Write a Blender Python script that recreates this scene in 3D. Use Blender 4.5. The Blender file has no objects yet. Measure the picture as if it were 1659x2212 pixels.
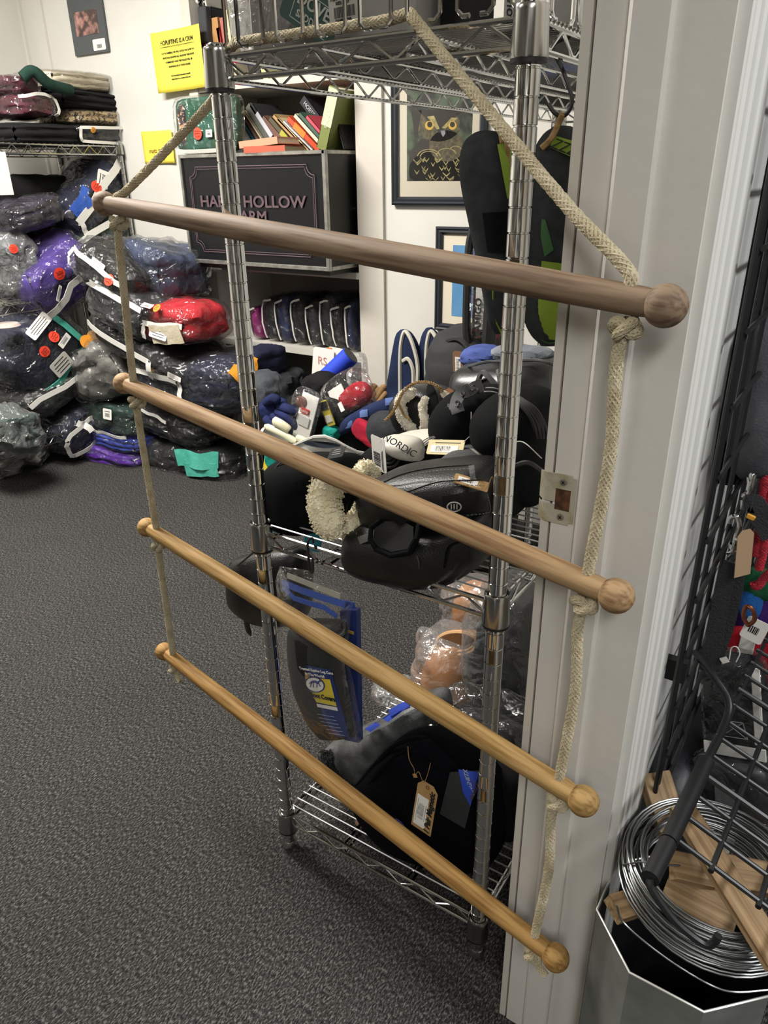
import bpy, math, random
import numpy as np
from mathutils import Vector, Matrix, noise

# ------------------------------------------------------------------ camera
C = bpy.context.scene.collection
scn = bpy.context.scene
EYE = Vector((0.0, 0.0, 1.23437))
_p, _r, _a = math.radians(24.6), math.radians(-0.8335), math.radians(-33.57)
HF = Vector((math.sin(_a), math.cos(_a), 0))            # heading of the view, room axes
HR = Vector((math.cos(_a), -math.sin(_a), 0))
FW = HF * math.cos(_p) + Vector((0, 0, -math.sin(_p)))
UP0 = HF * math.sin(_p) + Vector((0, 0, math.cos(_p)))
RT = HR * math.cos(_r) + UP0 * math.sin(_r)
UP = -HR * math.sin(_r) + UP0 * math.cos(_r)
FPX = 1590.36
cam_d = bpy.data.cameras.new('camera'); cam = bpy.data.objects.new('camera', cam_d); C.objects.link(cam)
cam_d.sensor_fit = 'HORIZONTAL'; cam_d.sensor_width = 36; cam_d.lens = 36 * FPX / 1659
cam_d.clip_start = 0.02
cam.matrix_world = Matrix(((RT.x, UP.x, -FW.x, EYE.x), (RT.y, UP.y, -FW.y, EYE.y), (RT.z, UP.z, -FW.z, EYE.z), (0, 0, 0, 1)))
scn.camera = cam

# ------------------------------------------------------------------ light
world = bpy.data.worlds.new('world'); scn.world = world; world.use_nodes = True
world.node_tree.nodes['Background'].inputs[0].default_value = (0.9, 0.95, 1, 1)
world.node_tree.nodes['Background'].inputs[1].default_value = 0.05
def area(name, loc, rot, sx, sy, power, col):
    l = bpy.data.lights.new(name, 'AREA'); l.shape = 'RECTANGLE'; l.size = sx; l.size_y = sy; l.energy = power; l.color = col
    o = bpy.data.objects.new(name, l); C.objects.link(o); o.location = loc; o.rotation_euler = rot
    return o
area('far_room_tube_light', (-2.25, 0.95, 2.40), (0, 0, 0), 1.3, 0.5, 128, (1, 0.96, 0.90))
area('far_room_tube_light', (-2.3, -0.6, 2.40), (0, 0, 0), 1.3, 0.5, 12, (1, 0.96, 0.90))
area('near_room_tube_light', (1.25, 0.75, 2.38), (0, 0, 0), 0.16, 1.2, 44, (0.97, 0.985, 1))
area('near_room_tube_light', (0.7, -1.3, 2.40), (0, 0, 0), 0.35, 1.3, 42, (0.99, 0.985, 0.96))
vs = scn.view_settings
scn.display_settings.display_device = 'sRGB'
vs.view_transform = 'Standard'; vs.look = 'None'; vs.gamma = 1; vs.use_curve_mapping = False
vs.exposure = 0.0
scn.cycles.max_bounces = 10; scn.cycles.transparent_max_bounces = 24; scn.cycles.glossy_bounces = 5
scn.cycles.sample_clamp_indirect = 4; scn.cycles.caustics_reflective = False; scn.cycles.caustics_refractive = False
scn.cycles.use_denoising = True

# ------------------------------------------------------------------ helpers
rnd = random.Random(7)
def ray(px, py): return FW * FPX + RT * (px - 829.5) - UP * (py - 1106)
def hit(px, py, p0, n):
    d = ray(px, py); n = Vector(n); t = (Vector(p0) - EYE).dot(n) / d.dot(n)
    return EYE + d * t
YS = [0.0]                                                # set back from the shelf edge for one group of goods
def at(px, py, X=None, Y=None, Z=None):
    """point of a known wall / shelf / floor plane that lies along a sight line"""
    if X is not None: return hit(px, py, (X, 0, 0), (1, 0, 0))
    if Y is not None: return hit(px, py, (0, Y + YS[0], 0), (0, 1, 0))
    return hit(px, py, (0, 0, Z), (0, 0, 1))
def mpp(p): return (Vector(p) - EYE).dot(FW) / FPX          # metres per pixel at a point

def origin(o):
    v = Vector((0, 0, 0))
    while o is not None:
        v = v + Vector(o.location); o = o.parent
    return v
class MB:
    """collects shapes, then links them as ONE mesh object"""
    def __init__(s): s.v = []; s.f = []; s.m = []; s.mi = 0
    def add(s, vs_, fs_):
        b = len(s.v); s.v.extend([tuple(x) for x in vs_])
        for f in fs_: s.f.append(tuple(i + b for i in f)); s.m.append(s.mi)
    def box(s, c, size, M=None, bev=0.0):
        hx, hy, hz = size[0] / 2, size[1] / 2, size[2] / 2
        c = Vector(c); M = M or Matrix.Identity(3)
        if bev <= 0:
            v = [(x, y, z) for x in (-hx, hx) for y in (-hy, hy) for z in (-hz, hz)]
            f = [(0, 1, 3, 2), (4, 6, 7, 5), (0, 4, 5, 1), (2, 3, 7, 6), (0, 2, 6, 4), (1, 5, 7, 3)]
        else:
            b = min(bev, hx * .95, hy * .95, hz * .95); v = []; f = []
            idx = {}
            for x in (-1, 1):
                for y in (-1, 1):
                    for z in (-1, 1):
                        for a in range(3):
                            p = [x * (hx - b), y * (hy - b), z * (hz - b)]
                            p[a] = (x * hx, y * hy, z * hz)[a]
                            idx[(x, y, z, a)] = len(v); v.append(tuple(p))
            q = lambda k, a: idx[(*k, a)]
            for a in range(3):
                o1, o2 = (a + 1) % 3, (a + 2) % 3
                for sg in (-1, 1):
                    ks = []
                    for (p1, p2) in ((-1, -1), (1, -1), (1, 1), (-1, 1)):
                        k = [0, 0, 0]; k[a] = sg; k[o1] = p1; k[o2] = p2; ks.append(tuple(k))
                    f.append(tuple(q(k, a) for k in (ks if sg > 0 else ks[::-1])))
            for a in range(3):
                o1, o2 = (a + 1) % 3, (a + 2) % 3
                for s1 in (-1, 1):
                    for s2 in (-1, 1):
                        k0 = [0, 0, 0]; k1 = [0, 0, 0]; k0[a] = -1; k1[a] = 1
                        k0[o1] = k1[o1] = s1; k0[o2] = k1[o2] = s2
                        k0, k1 = tuple(k0), tuple(k1)
                        f.append((q(k0, o1), q(k1, o1), q(k1, o2), q(k0, o2)))
            for x in (-1, 1):
                for y in (-1, 1):
                    for z in (-1, 1): f.append((q((x, y, z), 0), q((x, y, z), 1), q((x, y, z), 2)))
        s.add([c + M @ Vector(p) for p in v], f)
    def tube(s, path, r, n=8, closed=False, caps=True, flat=1.0, up=None):
        path = [Vector(p) for p in path]; N = len(path)
        rr = r if hasattr(r, '__len__') else [r] * N
        fr = frames(path, closed, up); v = []; f = []
        for i in range(N):
            T, A, B = fr[i]
            for k in range(n):
                a = 2 * math.pi * k / n
                v.append(path[i] + A * math.cos(a) * rr[i] + B * math.sin(a) * rr[i] * flat)
        for i in range(N if closed else N - 1):
            j = (i + 1) % N
            for k in range(n):
                k2 = (k + 1) % n
                f.append((i * n + k, i * n + k2, j * n + k2, j * n + k))
        if caps and not closed:
            f.append(tuple(range(n))[::-1]); f.append(tuple((N - 1) * n + k for k in range(n)))
        s.add(v, f)
    def lathe(s, prof, n=20, c=(0, 0, 0), M=None, caps=True):
        """profile of (radius, height) pairs turned about the local z axis"""
        M = M or Matrix.Identity(3); c = Vector(c); v = []; f = []
        for (r, z) in prof:
            for k in range(n):
                a = 2 * math.pi * k / n; v.append(c + M @ Vector((r * math.cos(a), r * math.sin(a), z)))
        for i in range(len(prof) - 1):
            for k in range(n):
                k2 = (k + 1) % n; f.append((i * n + k, i * n + k2, (i + 1) * n + k2, (i + 1) * n + k))
        if caps:
            f.append(tuple(range(n))[::-1]); f.append(tuple((len(prof) - 1) * n + k for k in range(n)))
        s.add(v, f)
    def strip(s, path, w, t, up):
        """flat band of width w and thickness t along a path; up = normal of the band"""
        path = [Vector(p) for p in path]; N = len(path); v = []; f = []
        fr = frames(path, False)
        ups = up if isinstance(up, list) else [up] * N
        for i in range(N):
            T = fr[i][0]; n = Vector(ups[i]); n = (n - T * n.dot(T)).normalized(); b = T.cross(n)
            for (x, y) in ((-1, -1), (1, -1), (1, 1), (-1, 1)): v.append(path[i] + b * x * w / 2 + n * y * t / 2)
        for i in range(N - 1):
            for k in range(4):
                k2 = (k + 1) % 4; f.append((i * 4 + k, i * 4 + k2, i * 4 + 4 + k2, i * 4 + 4 + k))
        f.append((3, 2, 1, 0)); f.append(tuple((N - 1) * 4 + k for k in range(4)))
        s.add(v, f)
    def loft(s, secs, closed=True, caps=True):
        n = len(secs[0]); v = [p for sec in secs for p in sec]; f = []
        for i in range(len(secs) - 1):
            for k in range(n if closed else n - 1):
                k2 = (k + 1) % n; f.append((i * n + k, i * n + k2, (i + 1) * n + k2, (i + 1) * n + k))
        if caps and closed:
            f.append(tuple(range(n))[::-1]); f.append(tuple((len(secs) - 1) * n + k for k in range(n)))
        s.add(v, f)
    def prism(s, poly, p0, ex, ey, depth):
        """polygon in the plane (p0, ex, ey), given a thickness along ex x ey"""
        p0, ex, ey = Vector(p0), Vector(ex), Vector(ey); nz = ex.cross(ey).normalized() * depth; n = len(poly)
        a = [p0 + ex * x + ey * y for x, y in poly]
        s.add(a + [p + nz for p in a], [tuple(range(n))[::-1], tuple(range(n, 2 * n))] + [(k, (k + 1) % n, n + (k + 1) % n, n + k) for k in range(n)])
    def build(s, name, mats, parent=None, smooth=True, label=None, kind=None, loc=None):
        if not isinstance(mats, (list, tuple)): mats = [mats]
        a = np.array(s.v, dtype=float)
        if parent is not None: org = origin(parent); lo = Vector((0, 0, 0))
        else:
            if loc is None: loc = ((a[:, 0].min() + a[:, 0].max()) / 2, (a[:, 1].min() + a[:, 1].max()) / 2, a[:, 2].min())
            org = Vector(loc); lo = org
        a = a - np.array(org)
        me = bpy.data.meshes.new(name); me.from_pydata(a.tolist(), [], s.f)
        for m in mats: me.materials.append(m)
        me.polygons.foreach_set('material_index', s.m)
        me.polygons.foreach_set('use_smooth', [bool(smooth)] * len(s.f))
        me.update()
        if smooth is True or smooth == 'auto':
            try: me.set_sharp_from_angle(angle=math.radians(42))
            except Exception: pass
        o = bpy.data.objects.new(name, me); C.objects.link(o); o.location = lo
        if parent is not None: o.parent = parent
        if label: o['label'] = label
        if kind: o['kind'] = kind
        return o
def frames(path, closed=False, up=None):
    N = len(path); T = []
    for i in range(N):
        if closed: d = path[(i + 1) % N] - path[i - 1]
        else: d = path[min(i + 1, N - 1)] - path[max(i - 1, 0)]
        T.append(d.normalized() if d.length > 1e-12 else Vector((0, 0, 1)))
    u = Vector(up) if up else (Vector((0, 0, 1)) if abs(T[0].z) < .9 else Vector((1, 0, 0)))
    A = (u - T[0] * u.dot(T[0])).normalized(); out = []
    for i in range(N):
        A = (A - T[i] * A.dot(T[i]))
        A = A.normalized() if A.length > 1e-9 else T[i].orthogonal().normalized()
        out.append((T[i], A, T[i].cross(A)))
    return out
def spline(pts, n=8, closed=False):
    pts = [Vector(p) for p in pts]; N = len(pts); out = []
    for i in range(N if closed else N - 1):
        if closed: p0, p1, p2, p3 = pts[i - 1], pts[i], pts[(i + 1) % N], pts[(i + 2) % N]
        else:
            p1, p2 = pts[i], pts[i + 1]; p0 = pts[i - 1] if i else p1 * 2 - p2; p3 = pts[i + 2] if i + 2 < N else p2 * 2 - p1
        for k in range(n):
            t = k / n
            out.append(.5 * ((2 * p1) + (p2 - p0) * t + (2 * p0 - 5 * p1 + 4 * p2 - p3) * t * t + (3 * p1 - p0 - 3 * p2 + p3) * t ** 3))
    if not closed: out.append(pts[-1])
    return out
def resample(path, step):
    path = [Vector(p) for p in path]; out = [path[0]]; acc = 0
    for a, b in zip(path, path[1:]):
        L = (b - a).length
        if L < 1e-9: continue
        d = step - acc
        while d <= L: out.append(a + (b - a) * (d / L)); d += step
        acc = L - (d - step)
    if (out[-1] - path[-1]).length > step * .3: out.append(path[-1])
    return out
def thing(name, loc, label, cat, group=None):
    o = bpy.data.objects.new(name, None); C.objects.link(o); o.location = loc; o.empty_display_size = .02
    return tag(o, label, cat, group)
def tag(o, label, cat, group=None):
    o['label'] = label; o['category'] = cat
    if group: o['group'] = group
    return o
def Rz(d): return Matrix.Rotation(math.radians(d), 3, 'Z')
def Rx(d): return Matrix.Rotation(math.radians(d), 3, 'X')
def Ry(d): return Matrix.Rotation(math.radians(d), 3, 'Y')
def lin(c):
    if isinstance(c, str): c = [int(c[i:i + 2], 16) / 255 for i in (0, 2, 4)]
    return tuple((x / 12.92 if x <= .04045 else ((x + .055) / 1.055) ** 2.4) for x in c) + (1,)

# ------------------------------------------------------------------ materials
_mc = {}
def mat(key, col, rough=.6, metal=0., col2=None, nscale=8, bump=0., bscale=60, spec=.5, sheen=0., stretch=None, contrast=(.35, .65), coat=0., vor=False, emit=0):
    if key in _mc: return _mc[key]
    m = bpy.data.materials.new(key); m.use_nodes = True; nt = m.node_tree; N = nt.nodes; L = nt.links
    b = N['Principled BSDF']; b.inputs['Base Color'].default_value = lin(col); b.inputs['Roughness'].default_value = rough
    b.inputs['Metallic'].default_value = metal; b.inputs['Specular IOR Level'].default_value = spec
    if sheen: b.inputs['Sheen Weight'].default_value = sheen
    if coat: b.inputs['Coat Weight'].default_value = coat; b.inputs['Coat Roughness'].default_value = .12
    tc = N.new('ShaderNodeTexCoord'); mp = N.new('ShaderNodeMapping'); L.new(tc.outputs['Object'], mp.inputs[0])
    if stretch: mp.inputs['Scale'].default_value = stretch
    if col2 is not None:
        n = N.new('ShaderNodeTexNoise'); n.inputs['Scale'].default_value = nscale; n.inputs['Detail'].default_value = 6; L.new(mp.outputs[0], n.inputs['Vector'])
        cr = N.new('ShaderNodeValToRGB'); cr.color_ramp.elements[0].position = contrast[0]; cr.color_ramp.elements[1].position = contrast[1]
        cr.color_ramp.elements[0].color = lin(col); cr.color_ramp.elements[1].color = lin(col2)
        L.new(n.outputs['Fac'], cr.inputs[0]); L.new(cr.outputs[0], b.inputs['Base Color'])
    if bump:
        if vor: n2 = N.new('ShaderNodeTexVoronoi')
        else: n2 = N.new('ShaderNodeTexNoise'); n2.inputs['Detail'].default_value = 4
        n2.inputs['Scale'].default_value = bscale; L.new(mp.outputs[0], n2.inputs['Vector'])
        bp = N.new('ShaderNodeBump'); bp.inputs['Strength'].default_value = min(bump, 1); bp.inputs['Distance'].default_value = .002 * max(1, bump)
        L.new(n2.outputs[0], bp.inputs['Height']); L.new(bp.outputs[0], b.inputs['Normal'])
    _mc[key] = m; return m
def fabric(key, col, col2=None, **k):
    k.setdefault('rough', .9); k.setdefault('bump', .5); k.setdefault('bscale', 350); k.setdefault('spec', .25); k.setdefault('nscale', 14)
    return mat(key, col, col2=col2 if col2 else col, **k)
def film(key='clear_plastic', tint='ffffff', amount=.02, crinkle=.95, scale=19, rough=.06, gloss=.5):
    """thin clear wrapping: see-through, with sharp crinkled reflections"""
    if key in _mc: return _mc[key]
    m = bpy.data.materials.new(key); m.use_nodes = True; nt = m.node_tree; N = nt.nodes; L = nt.links
    N.remove(N['Principled BSDF']); out = N['Material Output']
    tr = N.new('ShaderNodeBsdfTransparent'); tr.inputs[0].default_value = lin(tint)
    gl = N.new('ShaderNodeBsdfGlossy'); gl.inputs['Roughness'].default_value = rough; gl.inputs[0].default_value = (1, 1, 1, 1)
    df = N.new('ShaderNodeBsdfDiffuse'); df.inputs[0].default_value = (.75, .76, .76, 1)
    tc = N.new('ShaderNodeTexCoord'); n1 = N.new('ShaderNodeTexNoise'); n1.inputs['Scale'].default_value = scale; n1.inputs['Detail'].default_value = 3; n1.inputs['Distortion'].default_value = 1.6
    L.new(tc.outputs['Object'], n1.inputs['Vector'])
    v = N.new('ShaderNodeTexVoronoi'); v.feature = 'DISTANCE_TO_EDGE'; v.inputs['Scale'].default_value = scale * .8; L.new(tc.outputs['Object'], v.inputs['Vector'])
    ad = N.new('ShaderNodeMath'); ad.operation = 'ADD'; L.new(n1.outputs['Fac'], ad.inputs[0]); L.new(v.outputs[0], ad.inputs[1])
    bp = N.new('ShaderNodeBump'); bp.inputs['Strength'].default_value = crinkle; bp.inputs['Distance'].default_value = .02; L.new(ad.outputs[0], bp.inputs['Height'])
    L.new(bp.outputs[0], gl.inputs['Normal']); L.new(bp.outputs[0], df.inputs['Normal'])
    lw = N.new('ShaderNodeFresnel'); lw.inputs['IOR'].default_value = 1.45; lw.inputs['IOR'].default_value = 1.4
    mx0 = N.new('ShaderNodeMixShader'); mx0.inputs[0].default_value = amount; L.new(tr.outputs[0], mx0.inputs[1]); L.new(df.outputs[0], mx0.inputs[2])
    sc_ = N.new('ShaderNodeMath'); sc_.operation = 'MULTIPLY_ADD'; sc_.inputs[1].default_value = gloss; sc_.inputs[2].default_value = gloss * .07; L.new(lw.outputs[0], sc_.inputs[0])
    mx = N.new('ShaderNodeMixShader'); L.new(sc_.outputs[0], mx.inputs[0]); L.new(mx0.outputs[0], mx.inputs[1]); L.new(gl.outputs[0], mx.inputs[2])
    L.new(mx.outputs[0], out.inputs['Surface'])
    _mc[key] = m; return m
CHROME = mat('chrome', 'd2d2d0', .06, 1.0)
CHROME_DULL = mat('worn_chrome', 'b4b4b1', .20, 1.0)
BRIGHTWIRE = mat('brightened_wire', 'e2e2df', .28, .65)  # shelf wires, chrome's bright reflections put into a paler part-metal colour
BLACKRUB = mat('black_rubber', '161616', .55)
BLACKMET = mat('black_coated_wire', '1c1c1d', .38, spec=.5)
WHITE = mat('white_paint', 'cfc9bf', .5, col2='c6bfb4', nscale=3, bump=.25, bscale=55)
CARD = mat('white_card', 'e6e3dc', .6)
INK = mat('black_ink', '141414', .7)
KRAFT = mat('kraft_card', 'b08d5f', .8, col2='a5814f', nscale=40)
FILM = film()
CALMFILM = film('smooth_clear_bag', amount=.02, crinkle=.22, scale=30, rough=.10, gloss=.14)
HAZEFILM = film('cloudy_plastic', amount=.12, scale=18)
REDSTICK = mat('orange_red_sticker', 'f0452c', .5)
ORSTICK = mat('orange_sticker', 'd8902e', .5)
ZIPW = mat('white_zip_tape', 'd4d2cb', .55, bump=.4, bscale=200)

def text(name, s, p, ex, ey, h, m, parent, ext=.0004, align='CENTER', bold=0.0, label=None, shear=0.0, squeeze=1.0):
    """raised lettering lying in the plane (ex, ey) at p"""
    cu = bpy.data.curves.new(name, 'FONT'); cu.body = s; cu.size = h; cu.align_x = align; cu.align_y = 'CENTER'; cu.extrude = ext; cu.offset = bold; cu.shear = shear; cu.resolution_u = 3
    o = bpy.data.objects.new(name, cu); C.objects.link(o)
    bpy.context.view_layer.update()
    me = bpy.data.meshes.new_from_object(o.evaluated_get(bpy.context.evaluated_depsgraph_get()))
    C.objects.unlink(o); bpy.data.objects.remove(o)
    ex = Vector(ex).normalized(); ey = Vector(ey); ey = (ey - ex * ey.dot(ex)).normalized(); ez = ex.cross(ey)
    M = Matrix(((ex.x * squeeze, ey.x, ez.x, p[0]), (ex.y * squeeze, ey.y, ez.y, p[1]), (ex.z * squeeze, ey.z, ez.z, p[2]), (0, 0, 0, 1)))
    org = origin(parent)
    me.transform(Matrix.Translation(-org) @ M); me.materials.clear(); me.materials.append(m)
    q = bpy.data.objects.new(name, me); C.objects.link(q); q.parent = parent
    if label: q['label'] = label
    return q
def lattice_frame(ex, ey): ex = Vector(ex).normalized(); ey = Vector(ey).normalized(); return ex, ey, ex.cross(ey)
def cardtag(name, p, ex, ey, w, h, parent=None, mats=None, bars=None, t=.0008, notch=0.0, ro=.0, label=None):
    """a card with printed bars; p = its centre"""
    ex, ey, ez = lattice_frame(ex, ey); p = Vector(p); mb = MB()
    if notch: poly = [(-w / 2, -h / 2), (w / 2, -h / 2), (w / 2, h / 2 - notch), (w / 2 - notch, h / 2), (-w / 2 + notch, h / 2), (-w / 2, h / 2 - notch)]
    else:
        r = ro or min(w, h) * .08; poly = [(-w / 2 + r, -h / 2), (w / 2 - r, -h / 2), (w / 2, -h / 2 + r), (w / 2, h / 2 - r), (w / 2 - r, h / 2), (-w / 2 + r, h / 2), (-w / 2, h / 2 - r), (-w / 2, -h / 2 + r)]
    mb.prism(poly, p - ez * t, ex, ey, t)
    for (x, y, bw, bh, mi) in (bars or []):
        mb.mi = mi; mb.prism([(x - bw / 2, y - bh / 2), (x + bw / 2, y - bh / 2), (x + bw / 2, y + bh / 2), (x - bw / 2, y + bh / 2)], p + ez * .0001, ex, ey, .0003)
    return mb.build(name, mats or [CARD, INK], parent, smooth=False, label=label)
def barcode(cx, cy, w, h, n=9, vert=False, mi=1):
    out = []; r = random.Random(int(cx * 1e4) + n); x = -w / 2
    while x < w / 2 - .0005:
        bw = r.choice((.35, .6, .9)) * w / n
        out.append((cx + (0 if vert else x + bw / 2), cy + (x + bw / 2 if vert else 0), h if vert else bw, bw if vert else h, mi)); x += bw + r.choice((.4, .6)) * w / n
    return out
def paperlines(x0, x1, y0, dy, n, th, mi=1, seed=1):
    r = random.Random(seed); return [((x0 + x1) / 2 * 1.0, y0 - i * dy, (x1 - x0) * r.uniform(.7, 1), th, mi) for i in range(n)]
# ------------------------------------------------------------------ room shell
WALLM = mat('wall_paint', 'd4d2cb', .75, col2='cdcac2', nscale=2.5, bump=.5, bscale=9)
WALLN = mat('near_wall_paint', 'd9d8d3', .35, col2='d2d1cd', nscale=3, bump=.3, bscale=14)
def carpet_mat():
    m = mat('carpet_loops', '3a3835', .95, spec=.1); nt = m.node_tree; N = nt.nodes; L = nt.links; b = N['Principled BSDF']
    tc = N.new('ShaderNodeTexCoord'); mp = N.new('ShaderNodeMapping'); mp.inputs['Scale'].default_value = (1, .38, 1); L.new(tc.outputs['Object'], mp.inputs[0])
    a = N.new('ShaderNodeTexNoise'); a.inputs['Scale'].default_value = 360; a.inputs['Detail'].default_value = 3; a.inputs['Roughness'].default_value = .7; L.new(mp.outputs[0], a.inputs['Vector'])
    cr = N.new('ShaderNodeValToRGB'); e = cr.color_ramp.elements; e[0].position = .34; e[0].color = lin('1f1e1e'); e[1].position = .66; e[1].color = lin('7d7b78')
    x = cr.color_ramp.elements.new(.5); x.color = lin('3b3a39'); L.new(a.outputs['Fac'], cr.inputs[0])
    big = N.new('ShaderNodeTexNoise'); big.inputs['Scale'].default_value = 3; L.new(tc.outputs['Object'], big.inputs['Vector'])
    mr = N.new('ShaderNodeMapRange'); mr.inputs[3].default_value = .85; mr.inputs[4].default_value = 1.15; L.new(big.outputs['Fac'], mr.inputs[0])
    mx = N.new('ShaderNodeMix'); mx.data_type = 'RGBA'; mx.blend_type = 'MULTIPLY'; mx.inputs[0].default_value = 1
    L.new(cr.outputs[0], mx.inputs[6]); L.new(mr.outputs[0], mx.inputs[7]); L.new(mx.outputs[2], b.inputs['Base Color'])
    bp = N.new('ShaderNodeBump'); bp.inputs['Strength'].default_value = 1; bp.inputs['Distance'].default_value = .006; L.new(a.outputs['Fac'], bp.inputs['Height']); L.new(bp.outputs[0], b.inputs['Normal'])
    return m
CARPET = carpet_mat()
WALLS_ = mat('darkened_unseen_wall', '8d877d', .8, col2='3a3939', nscale=2.2, contrast=(.42, .58))  # unseen walls, darkened and mottled to give the chrome dark reflections
def struct(name, boxes, m):
    mb = MB()
    for (a, b) in boxes: mb.box([(p + q) / 2 for p, q in zip(a, b)], [q - p for p, q in zip(a, b)])
    return mb.build(name, m, smooth=False, kind='structure')
XL, YB, XR = -3.606, 2.47, 2.6
NX0, NX1, NYB = -2.507, -1.731, 2.82            # the shelved recess in the back wall
struct('floor', [((XL - .1, -2.0, -.05), (XR + .1, 3.4, 0))], CARPET)
struct('ceiling', [((XL - .1, -2.0, 2.45), (XR + .1, 3.4, 2.5))], mat('ceiling_paint', 'e4e2da', .9))
struct('wall_left', [((XL - .1, -2.0, 0), (XL, 2.47, 2.45))], WALLM)
struct('wall_back', [((XL - .1, YB, 0), (NX0, NYB, 2.45)), ((NX1, YB, 0), (-.258, NYB, 2.45)), ((XL - .1, NYB, 0), (-.258, NYB + .1, 2.45))], WALLM)
struct('wall_front', [((XL - .1, -2.1, 0), (XR + .1, -2.0, 2.45))], WALLS_)
struct('wall_door', [((-.258, .735, 0), (-.142, 3.4, 2.45)), ((-.258, -2.0, 0), (-.142, -.22, 2.45)), ((-.258, -.22, 2.06), (-.142, .735, 2.45))], WALLN)
struct('wall_right', [((XR, -2.0, 0), (XR + .1, 3.4, 2.45))], WALLS_)
struct('wall_near_back', [((-.142, 3.3, 0), (XR, 3.4, 2.45))], WALLS_)
# corner trims on the left and back walls
struct('trim_1', [((XL, 2.455, 0), (XL + .015, 2.47, 2.45))], WALLM)
struct('trim_2', [((XL + .10, YB - .012, 0), (XL + .17, YB, 2.45))], WALLM)

# ------------------------------------------------------------------ door frame beside the camera
JY = .7158
def vprism(mb, poly, z0, z1):
    n = len(poly); v = [(x, y, z0) for x, y in poly] + [(x, y, z1) for x, y in poly]
    mb.add(v, [tuple(range(n))[::-1], tuple(range(n, 2 * n))] + [(k, (k + 1) % n, n + (k + 1) % n, n + k) for k in range(n)])
JAMB = mat('jamb_paint', 'd6d2cb', .42, col2='d0ccc4', nscale=5, bump=.2, bscale=70)
mb = MB(); vprism(mb, [(-.2535, JY), (-.142, JY), (-.142, .736), (-.2535, .736)], 0, 2.05)
door = mb.build('door_1', JAMB, smooth=False, kind='structure')
mb = MB()
vprism(mb, [(-.226, JY), (-.2235, JY - .0075), (-.220, JY - .010), (-.1895, JY - .010), (-.187, JY - .0085), (-.187, JY)], 0, 2.04)
mb.build('door_stop', JAMB, door, smooth=False)
mb = MB(); vprism(mb, [(-.266, JY + .001), (-.2565, JY + .001), (-.2565, .80), (-.266, .80)], 0, 2.1)
mb.build('far_casing', WHITE, door, smooth=False)
mb = MB()
vprism(mb, [(-.1420, .723), (-.1325, .723), (-.1310, .726), (-.1312, .735), (-.1288, .738), (-.1282, .752), (-.1262, .755), (-.1252, .778), (-.1235, .781), (-.1228, .795), (-.1232, .806), (-.1250, .810), (-.142, .810)], 0, 2.12)
mb.build('near_casing', mat('casing_paint', 'dcdbd5', .4, bump=.15, bscale=40), door, smooth=False)
# strike plate
STRIKE = mat('worn_brass_plate', 'b9b5a4', .45, .25, col2='9b8c5c', nscale=32, contrast=(.45, .68), bump=.4, bscale=180)
mb = MB(); zc = .912; H = .029; x0, x1 = -.2575, -.2285; t = .0016; yf = JY - t
def plate(mb, a, b, zlo, zhi): mb.box(((a + b) / 2, JY - t / 2, (zlo + zhi) / 2), (b - a, t, zhi - zlo))
hx0, hx1, hz0, hz1 = -.2505, -.2335, zc - .0130, zc + .0120
plate(mb, x0, hx0, zc - H, zc - .0075); plate(mb, x0, hx0, zc - .0040, zc + H); plate(mb, hx0, hx1, zc - H, hz0); plate(mb, hx0, hx1, hz1, zc + H); plate(mb, hx1, x1, zc - H + .003, zc + H - .003)
for (za, zb) in ((zc - H, zc - .0075), (zc - .0040, zc + H)):            # the curved lip
    secs = []
    for k in range(7):
        a = math.radians(k * 11); r = .016; px_ = x0 - r * math.sin(a); py_ = JY - t / 2 + r * (1 - math.cos(a))
        ins = .0011 * k * k / 12
        za2 = za + (ins if za < zc - .02 else 0); zb2 = zb - (ins if zb > zc + .02 else 0)
        n = (math.sin(a) * t / 2, math.cos(a) * t / 2)
        secs.append([Vector((px_ - 0 * n[0], py_ - n[1], za2)), Vector((px_, py_ + n[1], za2)), Vector((px_, py_ + n[1], zb2)), Vector((px_, py_ - n[1], zb2))])
    mb.loft(secs)
sp = mb.build('strike_plate', STRIKE, door, smooth=False, label='worn brass strike plate with a square latch hole')
mb = MB(); mb.box(((hx0 + hx1) / 2, JY - .0003, (hz0 + hz1) / 2), (hx1 - hx0, .0006, hz1 - hz0)); mb.build('latch_hole', mat('bare_wood_hole', '6d4429', .9, col2='3a2415', nscale=120), sp, smooth=False, label='bare brown wood of the latch hole')
for zs in (zc + .0205, zc - .0205):
    mb = MB(); M = Rx(90); mb.lathe([(0, 0.0001), (.0042, .0001), (.0038, .0012), (0.001, .0015)], 14, (-.2425, JY - t, zs), M, caps=False)
    mb.mi = 1; mb.box((-.2425, JY - t - .0016, zs), (.0046, .0006, .0010), Ry(35)); mb.box((-.2425, JY - t - .0016, zs), (.0046, .0006, .0010), Ry(125))
    mb.build('screw', [mat('screw_zinc', 'a8a59a', .35, .8), INK], sp)

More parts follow.
